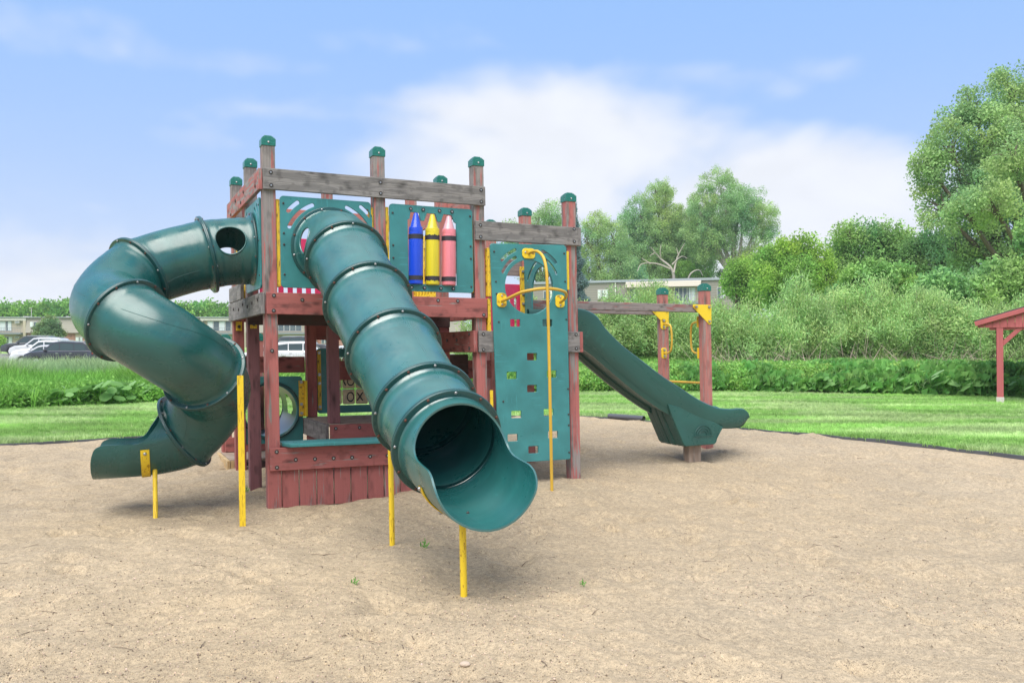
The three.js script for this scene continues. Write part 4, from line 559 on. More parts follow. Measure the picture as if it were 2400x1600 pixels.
tree('cottonwood_tree', 'leafy cottonwood standing left of the broad one behind the flat roof', { ...COT, Z: 132, base: 1560, trunk: 0.55, clump: 1.2, leaf: 0.36, dens: 1.8, gap: 0.34, lobes: [[1540, 462, 42], [1565, 440, 24], [1500, 500, 42], [1470, 525, 30], [1560, 525, 62], [1610, 520, 45], [1500, 575, 60], [1580, 600, 70], [1460, 590, 48], [1620, 590, 55], [1530, 640, 60], [1600, 650, 55], [1540, 560, 60], [1590, 560, 55], [1625, 545, 50], [1645, 610, 50], [1500, 620, 60]] });
tree('cottonwood_tree', 'lower rounded tree between the blue spruce and the leafy cottonwood', { ...COT, Z: 122, base: 1420, trunk: 0.5, clump: 1.2, leaf: 0.36, dens: 1.7, gap: 0.34, lobes: [[1400, 530, 38], [1375, 560, 40], [1440, 560, 45], [1400, 610, 55], [1450, 630, 55], [1370, 640, 45], [1480, 650, 45], [1420, 670, 45]] });
tree('cottonwood_tree', 'tree showing above the grey rail of the climbing wall', { ...COT, Z: 115, base: 1270, trunk: 0.5, clump: 1.15, leaf: 0.34, dens: 1.7, gap: 0.34, lobes: [[1295, 500, 32], [1262, 520, 32], [1318, 535, 34], [1205, 535, 24], [1280, 560, 48], [1225, 575, 40], [1310, 600, 45], [1255, 630, 45], [1190, 590, 35]] });
tree('bushy_tree', 'bright green rounded tree right of the flat-roofed building', { ...LIME, Z: 62, base: 1850, trunk: 0.22, clump: 0.62, leaf: 0.16, dens: 1.5, gap: 0.36, lobes: [[1800, 610, 32], [1840, 590, 34], [1885, 590, 36], [1925, 610, 34], [1800, 655, 42], [1860, 650, 58], [1925, 660, 44], [1830, 695, 40], [1900, 700, 46], [1950, 690, 30]] });
tree('bushy_tree', 'smaller bright green tree touching the end of the flat-roofed building', { ...LIME, Z: 68, base: 1725, trunk: 0.2, clump: 0.62, leaf: 0.16, dens: 1.5, gap: 0.36, lobes: [[1735, 635, 30], [1760, 625, 28], [1720, 665, 30], [1765, 665, 36], [1740, 700, 36], [1775, 700, 34]] });
tree('bushy_tree', 'bright green treetop seen just above the flat roof', { ...LIME, Z: 128, base: 1600, trunk: 0.3, clump: 1.0, leaf: 0.34, dens: 1.4, lobes: [[1605, 632, 26], [1575, 645, 24], [1635, 650, 30], [1665, 655, 24], [1590, 665, 26], [1700, 650, 22]] });
tree('bushy_tree', 'looser mid green tree with a feathery top left of the tall cottonwood', { ...MID, Z: 70, base: 2060, trunk: 0.25, clump: 0.75, leaf: 0.18, dens: 1.3, lobes: [[1990, 550, 32], [2030, 545, 34], [2075, 548, 36], [1970, 590, 34], [2020, 600, 52], [2085, 600, 55], [2120, 570, 34], [2050, 655, 55], [2110, 650, 50], [1985, 640, 40]] });
tree('bushy_tree', 'dark green tree under the left side of the tall cottonwood', { ...MID, col: [0.20, 0.38, 0.13], key: 'deepgreen', Z: 66, base: 2190, trunk: 0.25, clump: 0.7, leaf: 0.17, dens: 1.4, lobes: [[2150, 590, 38], [2190, 580, 38], [2230, 620, 45], [2160, 640, 48], [2210, 670, 45], [2270, 680, 45], [2130, 680, 40]] });
tree('bushy_tree', 'mid green bush at the right edge behind the shelter roof', { ...MID, Z: 47, base: 2370, trunk: 0.15, bushy: true, clump: 0.5, leaf: 0.15, dens: 1.4, lobes: [[2390, 620, 38], [2350, 655, 45], [2410, 675, 50], [2300, 690, 45], [2360, 705, 50], [2420, 560, 30]] });
tree('bushy_tree', 'rounded mid green bush below the feathery tree', { ...MID, col: [0.28, 0.50, 0.14], key: 'bushgreen', Z: 45, base: 2060, trunk: 0.15, bushy: true, clump: 0.48, leaf: 0.15, dens: 1.5, lobes: [[2010, 660, 34], [2060, 645, 38], [2110, 660, 38], [1985, 695, 36], [2040, 690, 50], [2100, 700, 48], [2150, 690, 34]] });
tree('bushy_tree', 'dull green bush in front of the dark tree and left of the shelter', { ...MID, Z: 42, base: 2220, trunk: 0.15, bushy: true, clump: 0.46, leaf: 0.14, dens: 1.5, lobes: [[2200, 680, 34], [2240, 690, 36], [2180, 710, 36], [2280, 705, 40], [2230, 725, 45]] });
// blue spruce
{
  const Z = 84, R = rng(431), [bx, , bz] = at(1338, 0, Z), by = baseH(bx, Z), t = thing('blue_spruce', 'blue-grey conical spruce half hidden behind the right tower post', 'tree', [bx, by, bz]), top = 1.5 + (HZ - 468) / F * Z - by;
  mesh('trunk', new THREE.CylinderGeometry(0.05, 0.22, top, 8).translate(0, top / 2, 0), bark, t); const it = [];
  for (let i = 0; i < 2600; i++) { const f = Math.pow(R(), 0.7), y = top * (1 - f) , w = 0.1 + 2.1 * f * (0.8 + 0.28 * Math.sin(f * 46)), a = R() * 6.283, q = w * (0.35 + 0.65 * Math.sqrt(R())); const h = 0.8 + 0.4 * R(); it.push([Math.cos(a) * q, y - q * 0.25, Math.sin(a) * q, 0.8 + 0.5 * R(), a, h, h, h * (0.95 + 0.15 * R()), R() * 0.8, R() * 0.8]); }
  instances('crown', clumpGeo(26, 0.30, 0.30, 0.075, 77), leafMat('spruce', 0.165, 0.26, 0.25), it, t);
}
// bare branches in front of the leafy cottonwood
{ const Z = 108, R = rng(9), [bx, , bz] = at(1580, 0, Z), by = baseH(bx, Z), t = thing('dead_tree', 'bare silver dead branches sticking up above the flat roof', 'tree', [bx, by, bz]), q = (x, y) => { const p = at(x, y, Z); return new THREE.Vector3(p[0] - bx, p[1] - by, p[2] - bz + (R() - .5)); }, G = [];
  for (const [r, ...P] of [[0.2, [1580, 700], [1575, 632], [1550, 605], [1525, 580]], [0.12, [1575, 632], [1540, 618], [1505, 618], [1493, 636]], [0.1, [1550, 605], [1548, 585], [1550, 572]], [0.09, [1525, 618], [1505, 604]], [0.13, [1578, 640], [1590, 600], [1605, 570]], [0.1, [1575, 620], [1600, 600], [1612, 605]], [0.08, [1590, 600], [1585, 580]], [0.08, [1535, 592], [1522, 600]], [0.12, [1610, 665], [1620, 640], [1640, 632], [1650, 645]]]) G.push(limb(P.map(p => q(...p)), r, r * 0.3, 6));
  mesh('branches', mergeGeometries(G), paleBark, t); }
// far woods behind the long building
for (const [i, [x, y, r, s]] of [[14, 722, 26, 'at the left edge of the view'], [62, 720, 25, 'just right of the left edge'], [108, 718, 26, 'behind the roof vent'], [150, 716, 27, 'just left of the spiral slide'], [196, 712, 27, 'mostly hidden by the spiral slide'], [425, 728, 24, 'just right of the spiral slide'], [470, 722, 26, 'in the gap left of the tower'], [520, 724, 26, 'touching the tower beam'], [575, 722, 26, 'behind the tower posts']].entries()) {
  const R = rng(600 + i), lb = []; for (let k = 0; k < 6; k++) lb.push([x + (R() - .5) * 44, y + 9 + (R() - .3) * 22, r * (0.5 + 0.28 * R())]); lb.push([x, y + 6, r * 0.7], [x, y + 30, r]);
  tree('woodland_tree', 'round green treetop above the long building, ' + s, { ...LIME, key: 'wood', col: [0.27, 0.50, 0.11], n: 26, Z: 178, base: x, trunk: 0.35, clump: 1.5, leaf: 0.5, dens: 1.3, gap: 0.37, lobes: lb, group: 'trees behind the long building' }); }
tree('young_tree', 'small rounded tree in front of the long building above the parked cars', { ...MID, key: 'young', col: [0.21, 0.32, 0.13], Z: 100, base: 112, trunk: 0.12, clump: 0.55, leaf: 0.2, dens: 1.5, gap: 0.34, lobes: [[112, 757, 13], [100, 775, 17], [122, 772, 18], [136, 781, 12], [92, 783, 11], [112, 787, 18], [128, 790, 13], [100, 792, 12]] });
tree('young_tree', 'bright green shrub at the left edge beside the patio doors', { ...LIME, key: 'young2', Z: 92, base: -2, trunk: 0.08, bushy: true, clump: 0.4, leaf: 0.16, dens: 1.5, lobes: [[0, 797, 9], [-6, 806, 10], [2, 808, 6]] });
// ------------------------------------------------------------------ willow thicket
const stemMat = new THREE.MeshStandardMaterial({ color: col(0.26, 0.215, 0.175), roughness: 0.95 });
const willowGeo = [0, 1].map(k => clumpGeo(46, 0.30, 0.14, 0.030, 3100 + k, 0.35));
function willow(px, Z, hpx, wpx, label, tint, bare = 0.3) {
  const R = rng(2000 + px), [bx, , bz] = at(px, 0, Z), by = baseH(bx, Z), t = thing('willow_shrub', label, 'shrub', [bx, by, bz], 0, 'willow shrubs behind the lawn'), Ht = (1.5 + (HZ - hpx + 8) / F * Z - by) * (0.92 + 0.22 * R()), w = wpx / F * Z, G = [], it = [];
  for (let i = 0; i < 46; i++) { const a = R() * 6.283, q = w * Math.sqrt(R()), h = Ht * (0.5 + 0.5 * R()) * (1.08 - 0.45 * (q / w) ** 2), e = new THREE.Vector3(Math.cos(a) * q, h, Math.sin(a) * q * 0.8), s = new THREE.Vector3(Math.cos(a) * q * 0.18 + (R() - .5) * 0.3, 0, Math.sin(a) * q * 0.18), m = s.clone().lerp(e, 0.45); m.x -= e.x * 0.12; m.y += 0.1; G.push(limb([s, m, e], 0.017 + 0.012 * R(), 0.006, 4));
    const n = 21; for (let k = 0; k < n; k++) { const f = bare * 0.6 + (1 - bare * 0.6) * Math.pow(R(), 0.8), p = s.clone().lerp(m, Math.min(1, f * 2)).lerp(e, Math.max(0, f * 2 - 1)); p.x += (R() - .5) * 0.55; p.y += (R() - .4) * 0.4; p.z += (R() - .5) * 0.55; const v = 0.68 + 0.6 * R(), y = (R() - .5) * 0.3; it.push([p.x, p.y, p.z, 0.75 + 0.6 * R(), R() * 6.283, v * tint[0] * (1 + y), v * tint[1], v * tint[2], (R() - .5) * 0.8 + 0.001, (R() - .5) * 0.8]); } }
  for (let i = 0; i < 12; i++) { const a = R() * 6.283, q = w * (0.3 + 0.6 * R()), s = new THREE.Vector3(Math.cos(a) * q * 0.3, 0, 0.3 + Math.sin(a) * q * 0.3), e = new THREE.Vector3(Math.cos(a) * q, Ht * (0.15 + 0.4 * R()), 0.4 + Math.abs(Math.sin(a)) * q * 0.7), m = s.clone().lerp(e, 0.5); m.y += Ht * 0.18; G.push(limb([s, m, e], 0.010, 0.003, 4)); }
  mesh('stems', mergeGeometries(G), stemMat, t); instances('foliage', willowGeo[px % 2], leafMat('willow', 0.43, 0.62, 0.26), it, t);
}
const WL = [[1335, 35, 722, 75, 'willow shrub directly behind the wave slide top', 0.85], [1425, 33, 716, 80, 'willow shrub between the climbing wall and the ladder posts', 0.9], [1530, 34, 690, 85, 'willow shrub rising behind the left ladder post', 0.95], [1610, 33, 720, 75, 'willow shrub right behind the right ladder post', 1.0], [1700, 33, 706, 85, 'willow shrub with bare grey stems just right of the ladder posts', 1.05], [1790, 32, 712, 85, 'willow shrub with a fan of pale stems, second right of the ladder posts', 1.05], [1880, 33, 700, 90, 'willow shrub with a leaning brown bundle of stems below it', 1.0], [1975, 35, 698, 90, 'willow shrub below the bright rounded tree, with a grassy gap before it', 1.05], [2060, 34, 690, 90, 'tall feathery willow shrub in the middle of the thicket', 1.05], [2150, 34, 702, 90, 'willow shrub left of the dark gap beside the shelter', 0.98], [2225, 33, 718, 75, 'willow shrub just left of the shelter post', 1.0], [2320, 34, 720, 85, 'willow shrub showing through the shelter', 1.0], [2410, 33, 705, 90, 'willow shrub at the right edge behind the shelter', 0.95]];
for (const [px, Z, h, w, lab, v] of WL) willow(px, Z, h, w, lab, [v, v, v * 0.95]);
for (const [px, Z, h, w, lab] of [[1150, 36, 735, 90, 'willow shrub hidden behind the climbing wall'], [1245, 36, 725, 80, 'willow shrub glimpsed through the climbing wall holes']]) willow(px, Z, h, w, lab, [0.85, 0.85, 0.8]);
// broad-leaved ground cover along the lawn edge
const field = new THREE.Group();
function stuff(name, label, category, list) { const o = new THREE.Group(); o.name = numbered(name); o.userData.kind = 'stuff'; o.userData.label = label; o.userData.category = category; scene.add(o); list.forEach(([n, g, m, it]) => { const q = instances(n, g, m, it, o); }); return o; }
const edgeR = px => px < 1750 ? 26.6 : lerp(26.6, 23.4, clamp((px - 1750) / 650));
{
  const R = rng(61), A = [], B = [], Cc = []; 
  for (let i = 0; i < 15000; i++) { const px = 1080 + R() * 1500, d = Math.pow(R(), 1.5) * 3.4, Z = edgeR(px) + d + 0.25 * (fbm3(px / 30, 1, 2, 2) - .5), X = (px - 1200) / F * Z, hh = (0.60 + 0.3 * (fbm3(X * 0.8, 4, Z * 0.8, 3) - 0.3)) * Math.min(1, 0.45 + d * 1.3) * (px < 1420 ? 0.9 : 1.08), y = hh * Math.pow(R(), 0.7), v = 0.8 + 0.4 * R(), yl = (R() - .5) * 0.3; (fbm3(X * 0.7 + 9, 2, Z * 0.7, 2) > (px > 2000 ? 0.42 : 0.62) ? B : A).push([X, baseH(X, Z) + y, -Z, 0.7 + 0.6 * R(), R() * 6.28, v * (1 + yl), v, v, (R() - .5) * 0.9 + .001, (R() - .5) * 0.9]); }
  stuff('ground_cover', 'dense bank of broad green leaves along the far edge of the lawn', 'undergrowth', [['leaves', clumpGeo(26, 0.17, 0.095, 0.066, 41, 0.1), leafMat('cover', 0.30, 0.54, 0.13), A], ['broad_leaves', clumpGeo(7, 0.16, 0.22, 0.18, 43, 0.15), leafMat('coverb', 0.22, 0.46, 0.12), B]]);
  for (let i = 0; i < 13000; i++) { const px = 1250 + R() * 1350, Z = edgeR(px) + 2.5 + R() * 5.5, X = (px - 1200) / F * Z, v = 0.75 + 0.5 * R(); Cc.push([X, baseH(X, Z), -Z, 0.7 + 0.8 * R(), R() * 6.28, v, v, v]); }
  stuff('rough_grass', 'bright rank grass under the willow thicket', 'grass', [['blades', bladeGeo(16, 0.2, 0.62, 0.022, 47, 0.5), leafMat('rank', 0.27, 0.53, 0.11), Cc]]);
  const D = []; for (let i = 0; i < 300; i++) { const px = 1650 + R() * 750, Z = edgeR(px) + 2.2 + R() * 2.6, X = (px - 1200) / F * Z, v = 0.8 + 0.5 * R(); D.push([X, baseH(X, Z) + 0.25 + 0.3 * R(), -Z, 0.8 + 0.8 * R(), R() * 6.28, v, v * 0.95, v * 0.9, R() * 2, R() * 2]); }
  const q = clumpGeo(9, 0.3, 0.8, 0.013, 51); stuff('dead_brush', 'tangle of pale dead stems lying under the willows', 'brush', [['stems', q, new THREE.MeshStandardMaterial({ color: col(0.27, 0.23, 0.195), roughness: 0.95 }), D]]);
}
// left: tall grasses, seed heads and burdock
const edgeL = px => lerp(18.6, 21.2, clamp(px / 385, -0.5, 2.2));
{
  const R = rng(67), A = [], B = [], Cw = []; 
  for (let i = 0; i < 13000; i++) { const px = -260 + R() * 1250, d = Math.pow(R(), 0.8) * 8.5, Z = edgeL(px) + d, X = (px - 1200) / F * Z, k = Math.min(0.86, 0.50 + d * 0.085), v = 0.6 + 0.75 * R(), n = fbm3(X * 0.5, 3, Z * 0.5, 3); const rank = d < 4.2 + 2 * (n - .5); (rank ? A : B).push([X, baseH(X, Z) - 0.02, -Z, k * (0.8 + 0.45 * R()) * (0.85 + 0.4 * (n - 0.3)), R() * 6.28, v * (1 + 0.4 * (n - .5)), v, v]); }
  for (let i = 0; i < 2600; i++) { const px = -200 + R() * 1150, d = R() * 1.1, Z = edgeL(px) + d, X = (px - 1200) / F * Z, v = 0.8 + 0.4 * R(); Cw.push([X, baseH(X, Z) + 0.42 * R() * Math.min(1, 0.4 + d), -Z, 0.7 + 0.5 * R(), R() * 6.28, v, v, v, (R() - .5) + .001, R() - .5]); }
  stuff('tall_grass', 'deep bank of tall green grass between the left lawn and the parked cars', 'grass', [['blades', bladeGeo(22, 0.2, 1.02, 0.030, 71, 0.6), leafMat('rankl', 0.25, 0.50, 0.10), A], ['pale_blades', bladeGeo(18, 0.22, 1.08, 0.020, 73, 0.6), leafMat('palegrass', 0.38, 0.52, 0.27), B], ['weeds', clumpGeo(16, 0.16, 0.10, 0.06, 79, 0.1), leafMat('weedl', 0.24, 0.48, 0.10), Cw]]);
}
const burLeaf = (() => { const g = new THREE.CircleGeometry(1, 14), p = g.attributes.position; for (let i = 0; i < p.count; i++) { const x = p.getX(i), y = p.getY(i), r = Math.hypot(x, y); p.setXYZ(i, x * 0.72 * (1 + 0.06 * Math.sin(Math.atan2(y, x) * 7)), 0.14 * (1 - r * r) - 0.10 * y + 0.05 * Math.sin(Math.atan2(y, x) * 5) * r, y); } g.computeVertexNormals(); return g; })();
const burMats = [[0.19, 0.39, 0.11], [0.23, 0.43, 0.15], [0.16, 0.35, 0.09]].map((c, i) => leafMat('bur' + i, ...c));
function burdock(X, Z, s, label, grp) { const R = rng(Math.round(X * 991 + Z * 37) + 5000), y = baseH(X, Z), t = thing('burdock_plant', label, 'plant', [X, y, -Z], 0, grp); for (let i = 0; i < 16; i++) { const a = R() * 6.283, q = s * (0.25 + 0.55 * R()), l = mesh('leaf', burLeaf, burMats[i % 3], t); l.scale.setScalar(s * (0.20 + 0.16 * R())); l.position.set(Math.cos(a) * q, s * (0.25 + 0.6 * R()), Math.sin(a) * q); l.rotation.set((R() - .5) * 0.7, -a + 1.57, 0.35 + 0.3 * R(), 'YXZ'); } }
const atL = (px, d) => { const Z = edgeL(px) + d; return [(px - 1200) / F * Z, Z]; }, atR = (px, d) => { const Z = edgeR(px) + d; return [(px - 1200) / F * Z, Z]; };
for (const [px, d, s, w] of [[75, 0.2, 0.42, 'leftmost'], [145, 0.1, 0.5, 'second from the left'], [200, 0.25, 0.5, 'in the middle, with broad pale leaves'], [240, 0.0, 0.6, 'largest, with pale heart-shaped leaves'], [270, 0.05, 0.5, 'right of the largest'], [315, 0.6, 0.55, 'nearest the spiral slide']]) burdock(...atL(px, d), s, 'broad-leaved burdock at the foot of the tall grass, ' + w, 'burdock along the left lawn edge');
for (const [px, d, s, w] of [[1930, 0.1, 0.55, 'left of the thicket gap'], [2020, 0.1, 0.6, 'below the tall feathery willow'], [2105, 0.15, 0.55, 'third from the right'], [2190, 0.05, 0.75, 'with the largest leaves, left of the shelter post'], [2255, 0.1, 0.7, 'just left of the shelter post'], [2365, 0.1, 0.75, 'right of the shelter post']]) burdock(...atR(px, d), s, 'broad-leaved burdock at the far lawn edge, ' + w, 'burdock along the right lawn edge');
// mown grass blades on the nearer lawn
{
  const R = rng(83), A = []; const G = bladeGeo(9, 0.05, 0.055, 0.006, 89, 0.6);
  for (let i = 0; i < 150000 && A.length < 62000; i++) { const px = -150 + R() * 2700, Z = 10 + Math.pow(R(), 1.4) * 17, X = (px - 1200) / F * Z; if (inSand(X, Z) > -0.02) continue; if (px < 1100 ? Z > edgeL(px) + 0.3 : Z > edgeR(px) + 0.3) continue; const n = fbm3(X * 0.55, 7, Z * 1.3, 4), v = 0.8 + 0.4 * R(); const edge = Math.exp(inSand(X, Z) / 0.12); const dry = ss(0.48, 0.62, fbm3(X * 0.45 + 40, 2, Z * 1.3, 4)), sw = Math.sin((Z + 0.10 * X + 1.2 * (fbm3(X * 0.2, 1, Z * 0.2, 3) - 0.5)) * 4.2); const w = v * (1 + 0.9 * (n - .5) + 0.07 * sw); A.push([X, baseH(X, Z) - 0.005, -Z, (0.7 + 0.6 * R()) * (1 + 0.6 * edge), R() * 6.28, w * (1 + 0.45 * dry), w * (1 + 0.12 * dry), w * (1 + 0.8 * dry)]); }
  stuff('lawn_grass', 'short mown lawn grass beyond the sand', 'grass', [['blades', G, leafMat('lawn', 0.33, 0.56, 0.16), A]]);
}
// weeds and twigs on the sand
const sprout = clumpGeo(14, 0.035, 0.045, 0.016, 95, 0.5);
for (const [px, py, s, lab] of [[995, 1270, 1.2, 'small weed sprout between the two nearest yellow poles'], [887, 1157, 1.1, 'tiny round weed against the red siding planks'], [832, 1367, 0.8, 'tiny weed beside the long twig on the sand'], [1365, 1363, 0.7, 'lone tiny weed right of the nearest yellow pole'], [578, 1150, 1.1, 'small weed at the foot of the purple-red post']]) { const Z = 1.48 * F / (py - HZ), X = (px - 1200) / F * Z; const w = thing('weed_sprout', lab, 'weed', [X, groundH(X, Z), -Z]); const m = mesh('leaves', sprout, leafMat('sprout', 0.16, 0.40, 0.08), w); m.scale.setScalar(s * 0.7); m.position.y = 0.02; }
{ const R = rng(99), G = []; for (let i = 0; i < 240; i++) { const Z = 3.6 + Math.pow(R(), 1.3) * 11, X = (R() - .5) * 1.25 * Z; if (inSand(X, Z) < 0.2) continue; const L = 0.012 + 0.06 * Math.pow(R(), 3), a = R() * 6.28, p = [-1, 0, 1].map(k => { const x = X + Math.cos(a) * L * k + (R() - .5) * L * .3, z = Z + Math.sin(a) * L * k + (R() - .5) * L * .3; return new THREE.Vector3(x, groundH(x, z) + 0.003 + (k ? 0 : 0.004), -z); }); G.push(limb(p, 0.0013 + 0.0014 * R(), 0.0008, 4)); }
  const m = new THREE.Mesh(mergeGeometries(G), new THREE.MeshStandardMaterial({ color: col(0.14, 0.10, 0.075), roughness: 0.9 })); m.name = 'twig_litter'; m.userData = { kind: 'stuff', label: 'small dark twigs strewn over the sand', category: 'twigs' }; scene.add(m); }
{ const R = rng(131), A = []; for (let i = 0; i < 32000; i++) { const Z = 3.5 + Math.pow(R(), 1.6) * 8, X = (R() - .5) * 1.3 * Z; if (inSand(X, Z) < 0.2) continue; const dk = R(), v = dk < 0.35 ? 0.3 : dk < 0.85 ? 0.75 : 1.1; if (fbm3(X * 1.1, 3, Z * 1.1, 3) < 0.34 + 0.25 * R()) continue; A.push([X, sandH(X, Z) + 0.001, -Z, 0.5 + 0.9 * Math.pow(R(), 3), R() * 6.28, v, v * (0.9 + 0.1 * R()), v * (0.8 + 0.25 * R()), R() * 3, R() * 3]); }
  stuff('sand_grit', 'coarse grit and tiny pebbles lying on the sand', 'grit', [['grains', new THREE.IcosahedronGeometry(0.0045, 0), new THREE.MeshStandardMaterial({ color: col(0.58, 0.47, 0.35), roughness: 0.9 }), A]]); }
{ const Z = 1.5 * F / (1550 - HZ), X = (1090 - 1200) / F * Z, g = new THREE.IcosahedronGeometry(0.022, 2), p = g.attributes.position; for (let i = 0; i < p.count; i++) { const k = 1 + 0.3 * (fbm3(p.getX(i) * 60, p.getY(i) * 60, p.getZ(i) * 60, 2) - .5); p.setXYZ(i, p.getX(i) * k * 1.2, p.getY(i) * k * 0.6, p.getZ(i) * k); } g.computeVertexNormals(); const m = mesh('pebble', g, new THREE.MeshStandardMaterial({ color: col(0.45, 0.36, 0.28), roughness: 0.8 }), scene); m.position.set(X, sandH(X, Z) + 0.006, -Z); tag(m, 'single pale pebble on the sand near the bottom edge', 'stone'); }
// ------------------------------------------------------------------ buildings
const flat = (r, g, b, rough = 0.85) => new THREE.MeshStandardMaterial({ color: col(r, g, b), roughness: rough });
const siding = (r, g, b, step) => { const m = tex(64, 256, (u, v, c) => { const f = (v * 8) % 1, k = f < 0.12 ? 0.62 : 0.95 + 0.08 * f + 0.08 * (tfbm(u, v, 6, 12, 3, 3) - .5); c[0] = s2(r * k); c[1] = s2(g * k); c[2] = s2(b * k); }, true); return new THREE.MeshStandardMaterial({ map: m, roughness: 0.8 }); };
const BM = { cream: flat(0.44, 0.385, 0.30), white: flat(0.55, 0.53, 0.49), grey: siding(0.36, 0.33, 0.29), greyFace: siding(0.27, 0.25, 0.225), light: siding(0.47, 0.43, 0.36), trim: flat(0.20, 0.23, 0.25), roof: flat(0.30, 0.33, 0.37), frame: flat(0.62, 0.61, 0.58), dark: flat(0.05, 0.05, 0.055), glass: new THREE.MeshPhysicalMaterial({ color: col(0.10, 0.13, 0.15), roughness: 0.12, specularIntensity: 1 }), curtain: flat(0.62, 0.68, 0.68), ac: flat(0.6, 0.58, 0.53),
  brick: new THREE.MeshStandardMaterial({ map: tex(256, 256, (u, v, c) => { const row = Math.floor(v * 26), x = u * 12 + (row % 2) * 0.5, i = Math.floor(x), m = (v * 26 % 1) < 0.16 || (x % 1) < 0.08, h = hash3(i % 12, row, 5); const k = m ? 1 : 0.7 + 0.6 * h; c[0] = s2((m ? 0.42 : 0.34) * k); c[1] = s2((m ? 0.36 : 0.135) * k); c[2] = s2((m ? 0.31 : 0.095) * k); }, true), roughness: 0.9 }) };
function uvBox(g, s) { g = g.toNonIndexed(); const p = g.attributes.position, n = g.attributes.normal, u = g.attributes.uv; for (let i = 0; i < p.count; i++) { const nx = Math.abs(n.getX(i)), ny = Math.abs(n.getY(i)); u.setXY(i, (nx > 0.7 ? p.getZ(i) : p.getX(i)) / s, (ny > 0.7 ? p.getZ(i) : p.getY(i)) / s); } return g; }
const bx = (name, par, x0, x1, y0, y1, z0, z1, m, s = 2.4) => { const g = new THREE.BoxGeometry(x1 - x0, y1 - y0, z1 - z0); g.translate((x0 + x1) / 2, (y0 + y1) / 2, (z0 + z1) / 2); return mesh(name, uvBox(g, s), m, par); };
function windowAt(par, x0, x1, y0, y1, z, panes, curt = 0.5, name = 'window') { const w = bx(name, par, x0, x1, y0, y1, z - 0.12, z - 0.02, BM.frame); const n = panes, d = (x1 - x0) / n; for (let i = 0; i < n; i++) { bx('pane', w, x0 + i * d + 0.05, x0 + (i + 1) * d - 0.05, y0 + 0.06, y1 - 0.06, z - 0.03, z, BM.glass); if (hash3(i, Math.round(x0 * 10), Math.round(y0 * 10)) < curt) bx('curtain', w, x0 + i * d + 0.05 + (i % 2) * d * 0.3, x0 + (i + 1) * d - 0.08, y0 + 0.07, y1 - 0.07, z + 0.0, z + 0.012, BM.curtain); } return w; }
{
  const Z = 135, X0 = at(-330, 0, Z)[0], XR = at(1080, 0, Z)[0], k = Z / F, base = 2.34, b2 = thing('apartment_building', 'long two storey apartment building with flat roof, brick lower walls and balconies behind the cars', 'building', [0, base, -Z]), X = px => (px - 1200) * k, Rf = 4.63;
  bx('wall', b2, X0, XR, -1.5, Rf - 0.35, -14, -0.3, BM.cream); bx('roof', b2, X0 - 0.3, XR + 0.3, Rf - 0.12, Rf, -14.3, 0.5, BM.roof);
  const bay = (a, c, i) => { const x0 = X(a), x1 = X(c), w = x1 - x0, dr = w * 0.52;
    bx('wall', b2, x0, x1, -1.5, Rf - 0.56, -0.3, -0.1, BM.cream); bx('fascia', b2, x0, x1, Rf - 0.56, Rf - 0.125, -0.1, 0.35, BM.white); bx('fin_wall', b2, x1 - 0.42, x1, -1.5, Rf - 0.565, -0.095, 0.4, BM.cream); bx('fin_wall', b2, x0, x0 + 0.42, -1.5, Rf - 0.565, -0.095, 0.4, BM.cream);
    bx('balcony', b2, x0 + 0.43, x1 - 0.43, 1.98, 2.22, -0.09, 1.0, BM.trim); const r = bx('railing', b2, x0 + 0.45, x1 - 0.45, 2.95, 3.0, 0.92, 0.97, BM.trim); for (let q = x0 + 0.5; q < x1 - 0.45; q += 0.24) bx('baluster', r, q, q + 0.03, 2.23, 2.94, 0.93, 0.955, BM.trim);
    windowAt(b2, x0 + w * 0.40 - dr / 2, x0 + w * 0.40 + dr / 2, 2.48, 4.02, -0.02, 4, 0.3, 'patio_door'); windowAt(b2, x0 + w * 0.42 - dr / 2, x0 + w * 0.42 + dr / 2, 0.10, 1.64, -0.02, 4, 0.5, 'patio_door');
    for (const y of [3.65, 1.35]) { const ac = bx('air_conditioner', b2, x1 - 1.75, x1 - 1.05, y, y + 0.36, -0.09, 0.28, BM.ac); bx('grille', ac, x1 - 1.68, x1 - 1.12, y + 0.05, y + 0.28, 0.28, 0.29, BM.trim); } };
  const mans = (a, c) => { const x0 = X(a), x1 = X(c); const s = new THREE.Shape([[-0.2, 2.2], [0.55, 2.2], [0.12, Rf - 0.125], [-0.2, Rf - 0.125]].map(p => new THREE.Vector2(...p))), g = new THREE.ExtrudeGeometry(s, { depth: x1 - x0 - 0.02, bevelEnabled: false }); g.rotateY(-Math.PI / 2); g.translate(x1 - 0.01, 0, 0); mesh('mansard', uvBox(g, 2.4), BM.grey, b2);
    bx('wall', b2, x0, x1, -1.5, 2.16, -0.3, 0.06, BM.brick, 3); for (let q = x0 + 0.7; q < x1 - 2; q += 3.4) { windowAt(b2, q, q + 1.05, 3.05, 3.9, 0.52, 2, 0.9); bx('window_header', b2, q - 0.05, q + 1.1, 1.62, 2.1, 0.065, 0.10, BM.cream); windowAt(b2, q, q + 1.05, 0.55, 1.58, 0.15, 2, 0.8); } };
  const cuts = [-330, -45, 62, 470, 577, 636, 742, 1080]; for (let i = 0; i < cuts.length - 1; i++) (i % 2 ? bay : mans)(cuts[i], cuts[i + 1], i);
  for (const [px, w] of [[30, 0.9], [130, 0.5], [153, 0.35]]) { const x = X(px); bx('roof_vent', b2, x - w / 2, x + w / 2, Rf + 0.002, Rf + 0.25, -4, -3.4, BM.white); }
}
